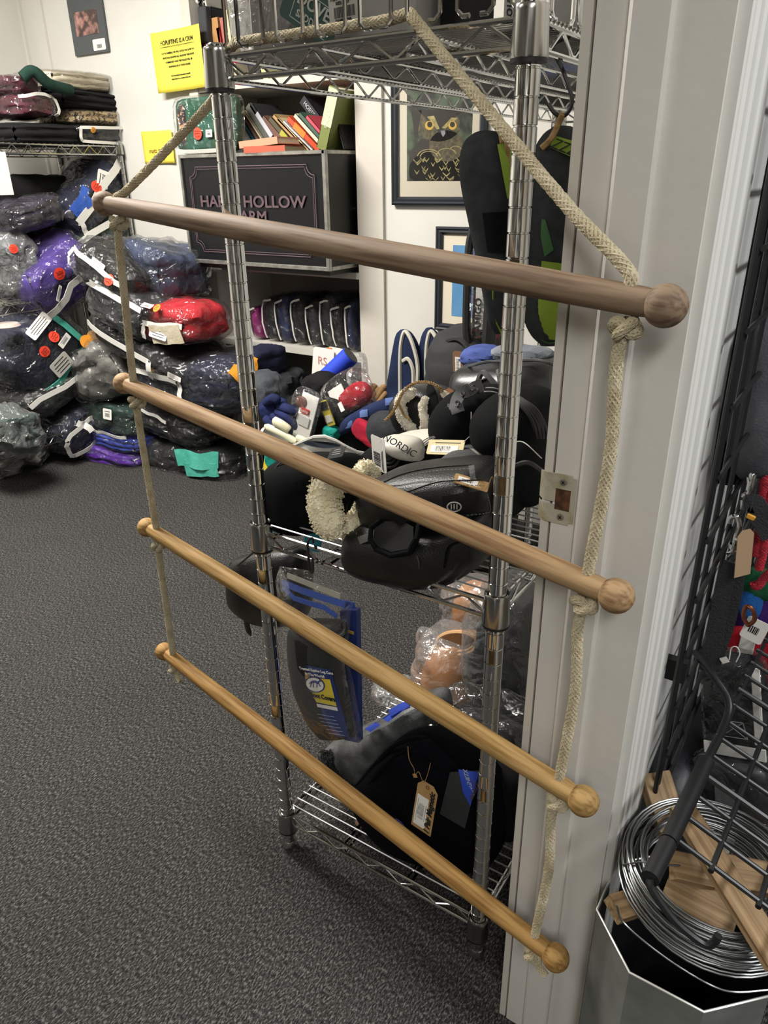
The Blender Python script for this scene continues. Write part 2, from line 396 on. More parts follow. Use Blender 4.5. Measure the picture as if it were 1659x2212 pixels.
# ------------------------------------------------------------------ braided rope
def braid(mb, path, R, pitch=.046, strands=16, step=.0024, n=5, sr=None):
    P = resample(path, step); fr = frames(P); s = 0; sr = sr or R * .31; half = strands // 2
    S = [0]
    for a, b in zip(P, P[1:]): S.append(S[-1] + (b - a).length)
    for k in range(strands):
        sg = 1 if k < half else -1; ph = 2 * math.pi * (k % half) / half; q = []
        for i, p in enumerate(P):
            a = sg * 2 * math.pi * S[i] / pitch + ph
            rr = R * (.80 + .045 * math.sin(half * 2 * math.pi * S[i] / pitch + (0 if sg > 0 else math.pi) + (k % half) * math.pi))
            q.append(p + fr[i][1] * math.cos(a) * rr + fr[i][2] * math.sin(a) * rr)
        mb.tube(q, sr, n, flat=.8)
ROPE = mat('braided_cotton_rope', 'd0c4a6', .85, col2='b0a283', nscale=45, bump=.6, bscale=900, contrast=(.3, .7))
# ------------------------------------------------------------------ rope ladder
ryaw = -8.63; dh = Vector((math.cos(math.radians(ryaw)), math.sin(math.radians(ryaw)), 0)); nh = Vector((-dh.y, dh.x, 0))
KR1 = EYE + ray(1438, 661) * (.613 / FPX)
WOODS = []
for i, (c1, c2) in enumerate((('8a755f', '644e3b'), ('aa8c66', '805f3e'), ('ab8a57', '80602f'), ('a6814a', '7a5628'))):  # one wood in four tones; dim haze on the top rung put into colour
    WOODS.append(mat('beech_as_lit_%s' % 'abcd'[i], c1, .66, col2=c2, nscale=170, stretch=(.05, 1, 1), contrast=(.42, .66), bump=.12, bscale=160, spec=.35))
ladder = thing('rope_ladder', (-.4, .78, .37), 'wooden rope ladder with four ball-ended rungs hanging from the chrome shelf', 'ladder')
ends = [((226, 440), (1438, 661)), ((268, 828), (1331, 1287)), ((318, 1139), (1260, 1730)), ((355, 1407), (1200, 2068))]
holesL, holesR = [], []; RR = .0119; KN = .0182
for i, (l, r) in enumerate(ends):
    PL, PR = hit(*l, KR1, nh), hit(*r, KR1, nh); L_ = (PR - PL).length; d = (PR - PL).normalized()
    mb = MB(); prof = []
    for k in range(41):
        x = k / 40; rr = RR + .0034 * math.sin(math.pi * x) ** .6 + .0001 * math.sin(9 * x + i)
        e = min(x, 1 - x) * L_
        if e < .020: rr *= (.90 + .10 * e / .020)
        prof.append((rr, x * L_))
    M = Matrix.Rotation(math.radians(90), 3, 'Y')       # mesh lies along local x
    mb.lathe(prof, 28, (0, 0, 0), M)
    rg = mb.build('rung', WOODS[i], None, loc=(0, 0, 0)); rg.location = PL - Vector(ladder.location); rg.parent = ladder
    ey = Vector((0, 0, 1)).cross(d).normalized(); ez = d.cross(ey)
    rg.rotation_euler = Matrix((d, ey, ez)).transposed().to_euler()
    for s, e in ((0, -1), (L_, 1)):
        mb = MB(); mb.lathe([(max(1e-5, KN * math.sin(math.pi * k / 18)), -KN * math.cos(math.pi * k / 18)) for k in range(19)], 28, (0, 0, 0), M, caps=False)
        kb = mb.build('knob', WOODS[i], None, loc=(0, 0, 0)); kb.parent = rg; kb.location = (s, 0, 0)
    hx = .0325
    holesL.append(PL + d * hx); holesR.append(PR - d * hx)
    # dark discs for the drilled holes, their inner shade put into the colour
    for hpt in (holesL[-1], holesR[-1]):
        mb = MB(); cpt = hpt - PL; xl = cpt.dot(d)
        q = []
        for k in range(20):
            a = 2 * math.pi * k / 20; yy = .0070 * math.sin(a); q.append((xl + .0072 * math.cos(a), yy, math.sqrt(RR * RR - yy * yy) + .0002))
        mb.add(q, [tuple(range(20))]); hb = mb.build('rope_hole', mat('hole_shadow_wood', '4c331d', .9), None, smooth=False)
        lo = Vector(hb.location); hb.parent = rg; hb.location = lo
ropem = MB(); RO = .0058
top = [Vector((-.792, .812, 1.335)), Vector((-.788, .828, 1.370)), Vector((-.770, .825, 1.3885)), Vector((-.735, .806, 1.3875)), Vector((-.66, .803, 1.387)), Vector((-.58, .802, 1.387)), Vector((-.52, .803, 1.388))]
pk = at(893, 42, Y=.785)
top += [Vector((-.488, .797, 1.390)), pk, pk + Vector((.012, -.012, -.006))]
L0, R0 = holesL[0], holesR[0]
path = [L0 + Vector((0, 0, -.010)), L0 + Vector((0, .001, .010)), L0 + (top[0] - L0) * .12 + Vector((0, 0, .004)), L0 + (top[0] - L0) * .5]
path += top + [pk + (R0 - pk) * .35 + Vector((0, 0, .004)), pk + (R0 - pk) * .75 + Vector((.0, 0, .010)), R0 + Vector((-.008, .004, .026)), R0 + Vector((0, 0, .010)), R0 + Vector((0, 0, -.010))]
braid(ropem, spline(path, 10), RO)
for H_ in (holesL, holesR):
    for a, b in zip(H_, H_[1:]):
        m1 = a + (b - a) * .5 + dh * (.004 if H_ is holesR else -.002)
        braid(ropem, spline([a + Vector((0, 0, -.020)), a + (b - a) * .2 + dh * -.003, m1, b + Vector((0, 0, .014)), b + Vector((0, 0, -.01))], 10), RO)
ropem.build('rope', ROPE, ladder)
rnd = random.Random(3)
for H_, big in ((holesL, .9), (holesR, 1.0)):
    for i, a in enumerate(H_):
        mb = MB(); c = a + Vector((0, 0, -RR - .0125)) ; pts = []
        mode = i if H_ is holesR else i + 1
        for k in range(40):
            t = 2 * math.pi * k / 40; r = .0072 + .0028 * math.cos(3 * t)
            pts.append(c + Vector((r * math.cos(2 * t) * 1.15, r * math.sin(2 * t), .0060 * math.sin(3 * t))))
        M = Rz(rnd.uniform(0, 180)) @ Rx(rnd.uniform(-25, 25))
        pts = [c + M @ (p - c) for p in pts] ; pts.append(pts[0])
        braid(mb, spline(pts, 3), RO * .82, step=.0022)
        if i == 3:     # cut tail ends under the lowest rung
            sg = -1 if H_ is holesL else -1
            tail = [c, c + dh * (.012 * sg * -1) + Vector((0, -.004, -.012)), c + dh * (.024 * sg * -1) + Vector((0, -.006, -.017))]
            braid(mb, spline(tail, 6), RO * .9)
        mb.build('knot', ROPE, ladder)

# ------------------------------------------------------------------ chrome wire shelving
def rail_truss(mb, a, b, z1, z2, r, pitch=.05, zz=True, zr=.0019):
    a, b = Vector(a), Vector(b); L_ = (b - a).length; d = (b - a) / L_
    A1 = a.copy(); A1.z = z1; B1 = b.copy(); B1.z = z1; A2 = a.copy(); A2.z = z2; B2 = b.copy(); B2.z = z2
    mb.tube([A1, B1], r, 8); mb.tube([A2, B2], r, 8)
    if zz:
        n = max(2, round(L_ / pitch)); pts = []
        for k in range(n + 1):
            s = .012 + (L_ - .024) * k / n; hi = k % 2 == 0; zc_ = (z1 - .0035) if hi else (z2 + .0035)
            base = a + d * s; base.z = zc_
            pts += [base - d * .004, base, base + d * .004]
        mb.tube(pts, zr, 6)
def shelf_part(root, x0, x1, y0, y1, ztop, wires=True, spacing=.0193, drop=.0245, name='shelf', trusses=2, stuffwires=False, material=None, wmat=None):
    """wires run along x; rails and zigzag trusses on all four sides"""
    material = material or CHROME; mb = MB(); zr, zl = ztop - .0055, ztop - .0055 - drop; r = .0031
    rail_truss(mb, (x0, y0, 0), (x1, y0, 0), zr, zl, r, .037); rail_truss(mb, (x0, y1, 0), (x1, y1, 0), zr, zl, r, .037)
    rail_truss(mb, (x0, y0, 0), (x0, y1, 0), zr, zl, r, .037); rail_truss(mb, (x1, y0, 0), (x1, y1, 0), zr, zl, r, .037)
    sh = mb.build(name, material, root)
    for k in range(trusses):
        x = x0 + (x1 - x0) * (k + 1) / (trusses + 1); mb = MB()
        rail_truss(mb, (x, y0, 0), (x, y1, 0), ztop - .0045, zl + .004, .0026, .037, zr=.0017); mb.build('truss', material, sh)
    ys = np.arange(y0 + spacing, y1 - spacing * .4, spacing)
    if stuffwires:
        mb = MB()
        for y in ys: mb.tube([(x0 - .004, y, ztop - .0018), (x1 + .004, y, ztop - .0018)], .0015, 5)
        mb.build('wires', material, sh, kind='stuff'); return sh
    if wires:
        mb = MB(); mb.tube([(x0 - .004, ys[0], ztop - .0018), (x1 + .004, ys[0], ztop - .0018)], .0015, 6); w0 = mb.build('wire', wmat or BRIGHTWIRE, sh)
        for y in ys[1:]:
            w = w0.copy(); C.objects.link(w); w.location = (0, y - ys[0], 0); w.parent = sh
    return sh
def post_mesh(x, y, ztop, name, root, material=None, rings=True, n=18):
    prof = [(.0085, .022), (.0127, .023)]; z = .0585
    while z < ztop - .006:
        if rings: prof += [(.0127, z - .0014), (.0116, z - .0007), (.0116, z + .0004), (.01285, z + .0010), (.0127, z + .0018)]
        z += .0254
    prof += [(.0127, ztop - .002), (.0105, ztop)]
    mb = MB(); mb.lathe(prof, n, (x, y, 0)); po = mb.build(name, material or CHROME, root)
    mb = MB(); mb.lathe([(.004, .030), (.004, .022), (.0125, .0215), (.0150, .0165), (.0160, .010), (.0150, .004), (.0125, .0003)], 16, (x, y, 0)); mb.build('levelling_foot', CHROME, po)
    return po
def collar(x, y, z0, z1, root, band=True, material=None):
    mb = MB(); mb.lathe([(.0135, z1), (.0165, z1 + .001), (.0175, z1 - .001), (.0172, z1 - .005), (.0192, z0 + .002), (.0186, z0), (.0135, z0)], 20, (x, y, 0), caps=False); o = mb.build('collar', material or CHROME_DULL, root)
    if band:
        mb = MB(); mb.lathe([(.0132, z0 - .0045), (.0184, z0 - .004), (.0186, z0 - .0003), (.0132, z0)], 18, (x, y, 0)); mb.build('plastic_clip', BLACKRUB, o, label='black plastic clip ring')
    return o
AX, AY, BX, SY1 = -.763, .787, -.343, 1.957
rack = thing('wire_shelving_unit', (AX, AY, 0), 'chrome wire shelving unit in the doorway that the rope ladder hangs from', 'shelf')
for (x, y) in ((AX, AY), (BX, AY), (AX, SY1), (BX, SY1)):
    post_mesh(x, y, 1.386, 'post', rack)
    for (z0, z1) in ((1.3365, 1.3805), (.680, .7265), (.050, .0935)): collar(x, y, z0, z1, rack)
shT = shelf_part(rack, AX, BX, AY, SY1, 1.3765, name='shelf', spacing=.0112, wmat=CHROME_DULL)  # duller wires here, the dark underside is put into their colour
shM = shelf_part(rack, AX, BX, AY, SY1, .7155, name='shelf')
shB = shelf_part(rack, AX, BX, AY, SY1, .0955, name='shelf')
# looped guard rail that stands on the top shelf
def guard(root, p0, p1, n, h, gap=.020):
    p0, p1 = Vector(p0), Vector(p1); L_ = (p1 - p0).length; d = (p1 - p0) / L_; mb = MB()
    for k in range(n):
        s = .018 + (L_ - .036) * k / (n - 1); c = p0 + d * s; a, b = c - d * gap / 2, c + d * gap / 2; zt = p0.z + h
        pts = [a + Vector((0, 0, .002)) - d * .014, a + Vector((0, 0, .002)) - d * .006, a + Vector((0, 0, .008)), a + Vector((0, 0, h - .01))]
        pts2 = [b + Vector((0, 0, h - .01)), b + Vector((0, 0, .008)), b + Vector((0, 0, .002)) + d * .006, b + Vector((0, 0, .002)) + d * .014]
        mb.tube(pts + [c + Vector((0, 0, h))] + pts2, .0026, 6)
    mb.tube([p0 + Vector((0, 0, h * .6)), p1 + Vector((0, 0, h * .6))], .0026, 6)
    return mb.build('guard_rail', CHROME, root)
guard(rack, (AX + .012, AY - .002, 1.377), (BX - .012, AY - .002, 1.377), 7, .20)
guard(rack, (BX - .004, AY + .03, 1.377), (BX - .004, SY1 - .03, 1.377), 14, .20)
# ------------------------------------------------------------------ bagged blankets
def P_shape(W, D, H, seed, pw=4.5, lump=.06, sag=0.0, fr=2.2):
    off = Vector((seed * 3.17, seed * 1.31, seed * 7.7)); hs = min(W, D, H * 1.6)
    def f(c):
        c = Vector(c); k = (abs(c.x) ** pw + abs(c.y) ** pw + abs(c.z) ** pw) ** (1 / pw); d = c / k
        p = Vector((d.x * W / 2, d.y * D / 2, d.z * H / 2))
        n = noise.noise_vector(d * fr * .6 + off) * .6 + noise.noise_vector(d * fr * 1.7 + off * 2) * .4
        p += Vector((n.x, n.y, n.z)) * hs * lump
        if sag and d.z > 0: p.z -= sag * H * (d.x * d.x)
        return p
    return f
FACES = {'F': lambda a, b: (a, -1, b), 'T': lambda a, b: (a, b, 1), 'L': lambda a, b: (-1, -a, b), 'R': lambda a, b: (1, a, b), 'B': lambda a, b: (-a, 1, b), 'U': lambda a, b: (a, -b, -1)}
def surf_mesh(mb, fn, n, tf, post=None):
    for k, g in FACES.items():
        v = []; f = []
        for j in range(n + 1):
            for i in range(n + 1):
                a, b = -1 + 2 * i / n, -1 + 2 * j / n
                c = Vector(g(math.tan(a * .7854), math.tan(b * .7854))); p = fn(c)
                if post: p = post(c, p)
                v.append(tf(p))
        for j in range(n):
            for i in range(n):
                q = j * (n + 1) + i; f.append((q, q + 1, q + n + 2, q + n + 1))
        mb.add(v, f)
def weld(o, d=.0004):
    import bmesh
    bm = bmesh.new(); bm.from_mesh(o.data); bmesh.ops.remove_doubles(bm, verts=bm.verts, dist=d); bm.to_mesh(o.data); bm.free()
    for p in o.data.polygons: p.use_smooth = True
def bag(name, label, cat, c, size, rot=(0, 0, 0), fab=None, layers=3, groove=.05, cover=FILM, zips=(), stick=(), tags=(), trims=(), group=None, lump=.06, seed=None, pw=4.5, n=10, sag=0.0, base=False, fab_name='blanket'):
    """a folded textile in its clear bag. c = centre; rot = (yaw, pitch, roll) degrees; local -y is the front"""
    W, D, H = size; seed = seed if seed is not None else rnd.uniform(0, 50)
    M = Rz(rot[0]) @ Rx(rot[1]) @ Ry(rot[2]); c = Vector(c)
    if base: c = c + Vector((0, 0, H / 2))
    root = thing(name, c - Vector((0, 0, H / 2)), label, cat, group)
    fn = P_shape(W, D, H, seed, pw, lump, sag)
    tf = lambda p: c + M @ p
    s = .95 if cover else 1.0
    def post(cc, p):
        p = p * s; side = max(abs(cc.x), abs(cc.y)); m = max(abs(cc.x), abs(cc.y), abs(cc.z))
        if side >= m * .999 and layers > 1:
            t = (p.z / (H * s) + .5) * layers; g = abs(math.sin(math.pi * t)) ** .55
            amp = groove * min(W, D) * (1 - g) * (1.15 - .5 * abs(p.x) / W)
            if abs(cc.y) > abs(cc.x): p.y -= math.copysign(amp, p.y)
            else: p.x -= math.copysign(amp, p.x)
        return p
    mb = MB(); surf_mesh(mb, fn, n + 2, tf, post); o = mb.build(fab_name, fab, root); weld(o)
    if cover:
        def postc(cc, p):
            w = noise.noise_vector(p * 26 + Vector((seed, 0, 0))); return p * 1.035 + Vector(w) * min(.008, .05 * min(W, D, H))
        mb = MB(); surf_mesh(mb, fn, n + 2, tf, postc); o = mb.build('plastic_cover', cover, root); weld(o)
    def S(face, a, b, lift):
        cc = Vector(FACES[face](a, b)); p = fn(cc) * 1.035
        nr = Vector(FACES[face](0, 0)).normalized() * .6 + p.normalized() * .4
        return tf(p + nr * lift), (M @ nr).normalized()
    for zz in zips:
        pts = []; ups = []; w = .016; faces_ = zz[0]; ii = 0
        mb = MB(); seg = []
        for k in range(len(zz[0]) - 1):
            (f0, a0, b0), (f1, a1, b1) = zz[0][k], zz[0][k + 1]
            if f0 != f1: continue
            for j in range(7):
                t = j / 6; p, nn = S(f0, a0 + (a1 - a0) * t, b0 + (b1 - b0) * t, .009); seg.append(p); ups.append(nn)
        wz = zz[1] if len(zz) > 1 else .018
        mb.strip(seg, wz, .0025, ups); mb.build('zip_tape', zz[2] if len(zz) > 2 else ZIPW, root)
    def SF(f, a, b, lift):
        p0 = fn(Vector(FACES[f](a, b))) * 1.035; pa = fn(Vector(FACES[f](min(1, a + .12), b))) * 1.035 - fn(Vector(FACES[f](max(-1, a - .12), b))) * 1.035; pb = fn(Vector(FACES[f](a, min(1, b + .12)))) * 1.035 - fn(Vector(FACES[f](a, max(-1, b - .12)))) * 1.035
        ex = pa.normalized(); nn = ex.cross(pb).normalized()
        if nn.dot(Vector(FACES[f](0, 0))) < 0: nn = -nn
        return tf(p0 + nn * lift), (M @ nn).normalized(), (M @ ex).normalized()
    for (f, a, b, r, m) in stick:
        cpt, nn, ex_ = SF(f, a, b, .009); ey_ = nn.cross(ex_); mb = MB()
        v = [cpt] + [cpt + ex_ * r * math.cos(2 * math.pi * k / 20) + ey_ * r * math.sin(2 * math.pi * k / 20) - nn * .0015 for k in range(20)]
        mb.add(v, [(0, k, k % 20 + 1) for k in range(1, 21)]); cpt = cpt + nn * .0012
        so = mb.build('price_sticker', m, root)
        # handwriting strokes
        mb = MB(); rr = random.Random(int(seed * 100) + 5)
        for ln in (-.4, .0, .4):
            pts = [cpt + ex_ * r * (-.62 + .124 * q) + ey_ * r * (ln + rr.uniform(-.13, .13)) for q in range(11)]
            mb.tube(pts, r * .032, 4)
        mb.build('handwriting', INK, so)
    for (f, a, b, w, h, rotd, bc) in tags:
        cpt, nn, ex_ = SF(f, a, b, .010); ey_ = nn.cross(ex_)
        Mr = Matrix.Rotation(math.radians(rotd), 3, nn)
        bars = barcode(0, -h * .08, w * .5, h * .35, 8) + [(0, h * .25, w * .6, h * .06, 1)] if bc else paperlines(-w * .4, w * .4, h * .3, h * .2, 4, h * .05)
        cardtag('price_tag', cpt, Mr @ ex_, Mr @ ey_, w, h, root, bars=bars)
    for (f, a0, b0, a1, b1, w, m, nm) in trims:
        seg = []; ups = []
        for j in range(9):
            t = j / 8; p, nn = S(f, a0 + (a1 - a0) * t, b0 + (b1 - b0) * t, .004); seg.append(p); ups.append(nn)
        mb = MB(); mb.strip(seg, w, .003, ups); mb.build(nm, m, root)
    return root
def Z4(face, a0, b0, a1, b1): return [(face, a0, b0), (face, a1, b0), (face, a1, b1), (face, a0, b1), (face, a0, b0)]
# fabrics
F_ = {}
for k, c1, c2 in (('navy', '20233a', '171a2c'), ('black', '151517', '0e0e0f'), ('charcoal', '333438', '26272a'), ('grey', '4f5257', '3a3d42'), ('maroon', '5e2032', '431523'), ('cream', 'cbc3ae', 'b1a68d'), ('forest', '1e3a31', '142a23'),
                  ('purple', '4a3583', '352363'), ('violet', '5a249c', '451a7c'), ('red', 'c41f2b', 'a01520'), ('royal', '2d3f9c', '22307c'), ('teal', '58b8a4', '3f9c8a'), ('slate', '3b4560', '2b3346'), ('blue', '3d63b8', '2b4790'), ('tan', 'b39b74', '8e764f'), ('plum', '2c2536', '1e1926'), ('orange', 'd0912f', 'b27415'), ('stone', '8c8a84', '6b6964')):
    F_[k] = fabric('quilted_' + k, c1, c2, bump=.8, bscale=90)
LEOP = mat('leopard_print_fleece', 'c2a87c', .9, col2='3d2f1d', nscale=75, contrast=(.50, .58), bump=.5, bscale=300)
GR_T, GR_M, GR_L, GR_S = 'bagged blankets on the left rack top', 'bagged blankets on the left rack middle shelf', 'bagged blankets on the left rack bottom shelf', 'bagged blankets stacked in the far corner'
# ------------------------------------------------------------------ left wire rack
LX0, LX1, LY0, LY1 = -3.48, -3.03, .75, 2.445
lrack = thing('wire_shelving_unit', (LX1, LY1, 0), 'grey wire rack along the left wall, heaped with bagged blankets', 'shelf')
for (x, y) in ((LX0, LY0), (LX1, LY0), (LX0, LY1), (LX1, LY1)): post_mesh(x, y, 1.39, 'post', lrack, CHROME_DULL, n=10)
ZT, ZM, ZB = 1.372, .767, .177
for z in (ZT, ZM, ZB):
    for (x, y) in ((LX1, LY0), (LX1, LY1)): collar(x, y, z - .038, z + .005, lrack)
    shelf_part(lrack, LX0, LX1, LY0, LY1, z, stuffwires=True, spacing=.026, trusses=1, material=CHROME_DULL, drop=.034)
print('rack check', at(258, 322, X=LX1), at(205, 648, X=LX1), at(205, 925, X=LX1), at(130, 655, X=LX1))
XC = -3.20
def rb(px, py, wpx, hpx, d, label, fab, rot=(90, 0, 0), X=XC, **k):
    c = at(px, py, X=X); s = mpp(c)
    return bag('bagged_blanket', label, 'blanket', c, (wpx * s * 1.18, d, hpx * s * .98), rot, fab, **k)
# top of the rack
rb(55, 293, 150, 46, .36, 'long black folded rug lowest on the left rack top', F_['black'], group=GR_T, cover=None, lump=.04, rot=(90, 0, -1))
rb(190, 293, 150, 40, .34, 'dark grey blanket in crumpled plastic at the right end of the left rack top', F_['charcoal'], group=GR_T, layers=2, stick=[('F', -.55, .25, .012, ORSTICK)], zips=[(Z4('F', -.9, -.85, .85, .5), .012)])
rb(35, 233, 85, 46, .33, 'maroon bundle in clear plastic at the left end of the left rack top', F_['maroon'], group=GR_T, zips=[([('F', -.9, .8), ('F', .9, .9), ('F', .9, -.9)], .012)], lump=.12)
rb(190, 258, 160, 34, .34, 'tan leopard print fleece in clear plastic on the left rack top', LEOP, group=GR_T, layers=2, lump=.13)
rb(165, 222, 165, 38, .34, 'black folded blanket under a cream bundle on the left rack top', F_['black'], group=GR_T, cover=None, layers=3, rot=(90, 0, 2))
rb(16, 188, 62, 40, .3, 'small maroon bundle in clear plastic topmost at the left rack left end', F_['maroon'], group=GR_T, lump=.14)
b = rb(138, 181, 150, 40, .32, 'cream and dark green folded blanket in plastic, topmost on the left rack', F_['cream'], group=GR_T, layers=3, lump=.1)
c = at(95, 180, X=-3.04); s = mpp(c); mb = MB()
mb.tube(spline([c + Vector((.01, -.10, .01)), c + Vector((.03, -.06, .035)), c + Vector((.035, .0, -.005)), c + Vector((.03, .1, -.02))], 8), .022, 10); mb.build('green_lining', F_['forest'], b)
# middle shelf of the rack
rb(60, 440, 190, 115, .26, 'big black rug with a maroon corner at the back of the left rack middle shelf', F_['black'], X=-3.34, group=GR_M, cover=None, lump=.1, layers=2)
rb(35, 462, 118, 60, .36, 'dark plum jacket in clear plastic at the left of the rack middle shelf', F_['plum'], group=GR_M, rot=(90, 0, -12), lump=.12, stick=[('T', .1, .5, .018, REDSTICK)], tags=[('T', .5, .4, .05, .03, 15, True)])
rb(105, 520, 130, 80, .30, 'navy fleece blanket without a cover in the middle of the rack middle shelf', F_['navy'], X=-3.27, group=GR_M, cover=None, lump=.12)
rb(178, 515, 140, 62, .34, 'dark green blanket in a white zipped bag on the rack middle shelf', F_['forest'], group=GR_M, rot=(90, 0, -24), zips=[([('F', -.97, .75), ('F', .97, .85)], .028)], stick=[('T', -.2, -.4, .02, ORSTICK)], lump=.08)
b = rb(172, 428, 165, 84, .34, 'blue and black striped blanket in a white zipped bag, topmost on the rack middle shelf', F_['navy'], group=GR_M, rot=(90, 0, -36), zips=[([('F', -.95, .1), ('F', .95, .6)], .034), ([('F', -.95, .1), ('F', -.9, -.7)], .022)], stick=[('F', -.02, .62, .024, REDSTICK)], tags=[('F', .22, .55, .075, .055, 30, True)], trims=[('F', -.85, .72, -.2, .85, .035, F_['blue'], 'blue_stripe'), ('F', -.8, .42, -.3, .5, .035, F_['blue'], 'blue_stripe')], lump=.1)
rb(14, 570, 70, 140, .30, 'grey crumpled plastic bundle at the left of the rack middle shelf', F_['grey'], group=GR_M, cover=HAZEFILM, lump=.2, rot=(90, 0, 0), stick=[('F', -.7, .5, .018, REDSTICK)])
b = rb(95, 585, 165, 125, .38, 'purple rug in a white zipped bag with a red sticker on the rack middle shelf', F_['purple'], X=-3.15, group=GR_M, rot=(90, 14, -30), zips=[([('F', -.92, -.35), ('F', .95, .22)], .032), ([('F', .95, .22), ('F', .9, .6)], .03)], stick=[('F', -.12, .52, .026, REDSTICK)], tags=[('F', .38, .5, .05, .035, 25, True), ('F', -.3, .08, .07, .018, 10, False)], lump=.12, layers=2)
# bottom shelf of the rack and the floor before it
rb(60, 752, 160, 150, .36, 'navy sheet with mint green edging in a clear bag on the rack bottom shelf', F_['navy'], group=GR_L, rot=(90, 0, -36), trims=[('F', .62, .8, .72, -.75, .03, F_['teal'], 'mint_edging'), ('F', -.75, -.72, .72, -.75, .03, F_['teal'], 'mint_edging')], stick=[('F', -.1, .22, .024, REDSTICK), ('F', .28, .25, .024, REDSTICK)], tags=[('F', -.1, -.35, .10, .08, 8, False), ('F', .35, .0, .07, .03, 5, True), ('F', .2, .75, .13, .05, 0, False)], lump=.05, layers=1)
rb(90, 835, 165, 62, .38, 'black blanket in a white zipped bag in the middle of the rack bottom shelf', F_['black'], group=GR_L, rot=(90, 0, -14), zips=[([('F', -.95, .5), ('F', .9, .62), ('F', .9, -.8)], .022)], lump=.12)
rb(140, 905, 135, 84, .40, 'navy blanket in a white zipped bag lowest on the rack bottom shelf', F_['navy'], group=GR_L, rot=(90, 0, -18), zips=[(Z4('F', -.9, -.9, .9, .3), .020), ([('F', -.3, .6), ('F', -.1, -.2)], .03)], lump=.12)
c = at(40, 1010, Z=.0); s = mpp(c)
bag('bagged_blanket', 'grey green bundle in cloudy crumpled plastic on the carpet before the left rack', 'blanket', c + Vector((-.06, -.02, .10)), (150 * s, .34, 120 * s * .8), (90, 0, -15), F_['stone'], cover=HAZEFILM, lump=.2, group=GR_L)
c = at(12, 930, X=-2.95); s = mpp(c)
bag('bagged_blanket', 'dark green bundle in cloudy plastic at the lower left, against the rack', 'blanket', c, (110 * s, .25, 90 * s), (90, 0, 10), F_['forest'], cover=HAZEFILM, lump=.2, group=GR_L)
c = at(6, 375, X=LX1 + .03); mb = MB(); s = mpp(c); mb.box(c, (.003, 26 * s * 1.2, 85 * s)); tag(mb.build('paper_sheet', CARD, smooth=False), 'white paper sheet hanging at the left end of the rack', 'paper')
c = at(12, 700, X=LX1); s = mpp(c); mb = MB(); mb.lathe([(0.001, .004), (26 * s, .002), (30 * s, -.008), (0.001, -.01)], 20, c); tag(mb.build('pale_cap', mat('pale_pink_cloth', 'b3a49f', .8)), 'pale rounded cap edge poking out above the mint edged sheet', 'cap')
# hanging stickers between rack and stack
for i, (px, py) in enumerate(((187, 738), (202, 728))):
    c = at(px, py, X=-2.96 + i * .02); mb = MB(); mb.lathe([(.0001, 0), (.030, 0), (.030, .001), (.0001, .001)], 20, c, Ry(75) @ Rx(10), caps=False)
    tag(mb.build('price_sticker', ORSTICK), ('left' if i == 0 else 'right') + ' of two round orange price stickers beside the rack', 'sticker', 'orange stickers beside the rack')
c = at(204, 765, X=-2.94); tag(cardtag('price_tag', c, (.3, 1, .45), (0, -.45, 1), .07, .05, None, bars=barcode(0, 0, .03, .03, 8)), 'white price tag hanging under the two orange stickers', 'tag')
# ------------------------------------------------------------------ stack in the far corner
def cb(px, py, wpx, hpx, d, label, fab, Y=2.12, rot=(0, 0, 0), **k):
    c = at(px, py, Y=Y); s = mpp(c); k.setdefault('group', GR_S)
    return bag('bagged_blanket', label, 'blanket', c, (wpx * s * 1.22, d, hpx * s * 1.0), rot, fab, **k)
cb(430, 988, 215, 84, .30, 'mint green and black sheet in crumpled plastic, lowest on the carpet of the corner stack', F_['black'], Y=2.25, rot=(4, 0, -3), lump=.12, cover=FILM, trims=[('F', .05, .55, .95, .65, .075, F_['teal'], 'mint_panel'), ('F', .25, .1, .95, .3, .06, F_['teal'], 'mint_panel')], tags=[('F', -.45, -.75, .06, .05, 30, False)])
cb(272, 972, 140, 44, .30, 'violet sheet in clear plastic on the carpet at the left of the corner stack', F_['violet'], Y=2.15, lump=.16, rot=(8, 0, 4))
cb(278, 937, 145, 34, .30, 'royal blue sheet above the violet sheet in the corner stack', F_['royal'], Y=2.17, lump=.12, rot=(4, 0, 2))
cb(275, 890, 140, 70, .30, 'dark green blanket with pink piping above the royal blue sheet', F_['forest'], Y=2.18, lump=.12, rot=(5, 0, 3), zips=[([('F', -.95, -.5), ('F', -.6, -.9), ('F', .8, -.8)], .014)], tags=[('F', .2, .5, .05, .05, 0, True)])
cb(405, 905, 165, 62, .30, 'black blanket with a white zip low in the middle of the corner stack', F_['black'], Y=2.26, lump=.12, rot=(0, 0, 6), zips=[([('F', -.9, .3), ('F', -.6, .8), ('F', .2, .6)], .014)])
cb(518, 862, 130, 55, .32, 'grey rolled blanket with pale edging beside the chrome post', F_['charcoal'], Y=2.30, lump=.1, rot=(0, 0, -24), zips=[([('F', -.95, .2), ('F', .95, .4)], .04)])
cb(445, 812, 250, 112, .36, 'big navy rug with a white zip and yellow binding in the corner stack', F_['navy'], Y=2.22, lump=.08, rot=(4, 0, 0), layers=3, zips=[([('F', -.98, .1), ('F', -.98, .35), ('F', .05, .12), ('F', .08, -.75)], .022)], tags=[('F', .02, .28, .08, .02, -8, False)], stick=[('F', -.4, .55, .018, ORSTICK)], trims=[('R', -.9, .85, -.5, .2, .05, F_['orange'], 'yellow_binding')])
cb(567, 782, 48, 66, .22, 'navy cloth with thick yellow binding sticking out behind the chrome post', F_['navy'], Y=2.30, cover=None, trims=[('F', .9, .8, .8, -.9, .035, F_['orange'], 'yellow_binding'), ('F', -.6, -.92, .9, -.9, .03, F_['orange'], 'yellow_binding')], lump=.12)
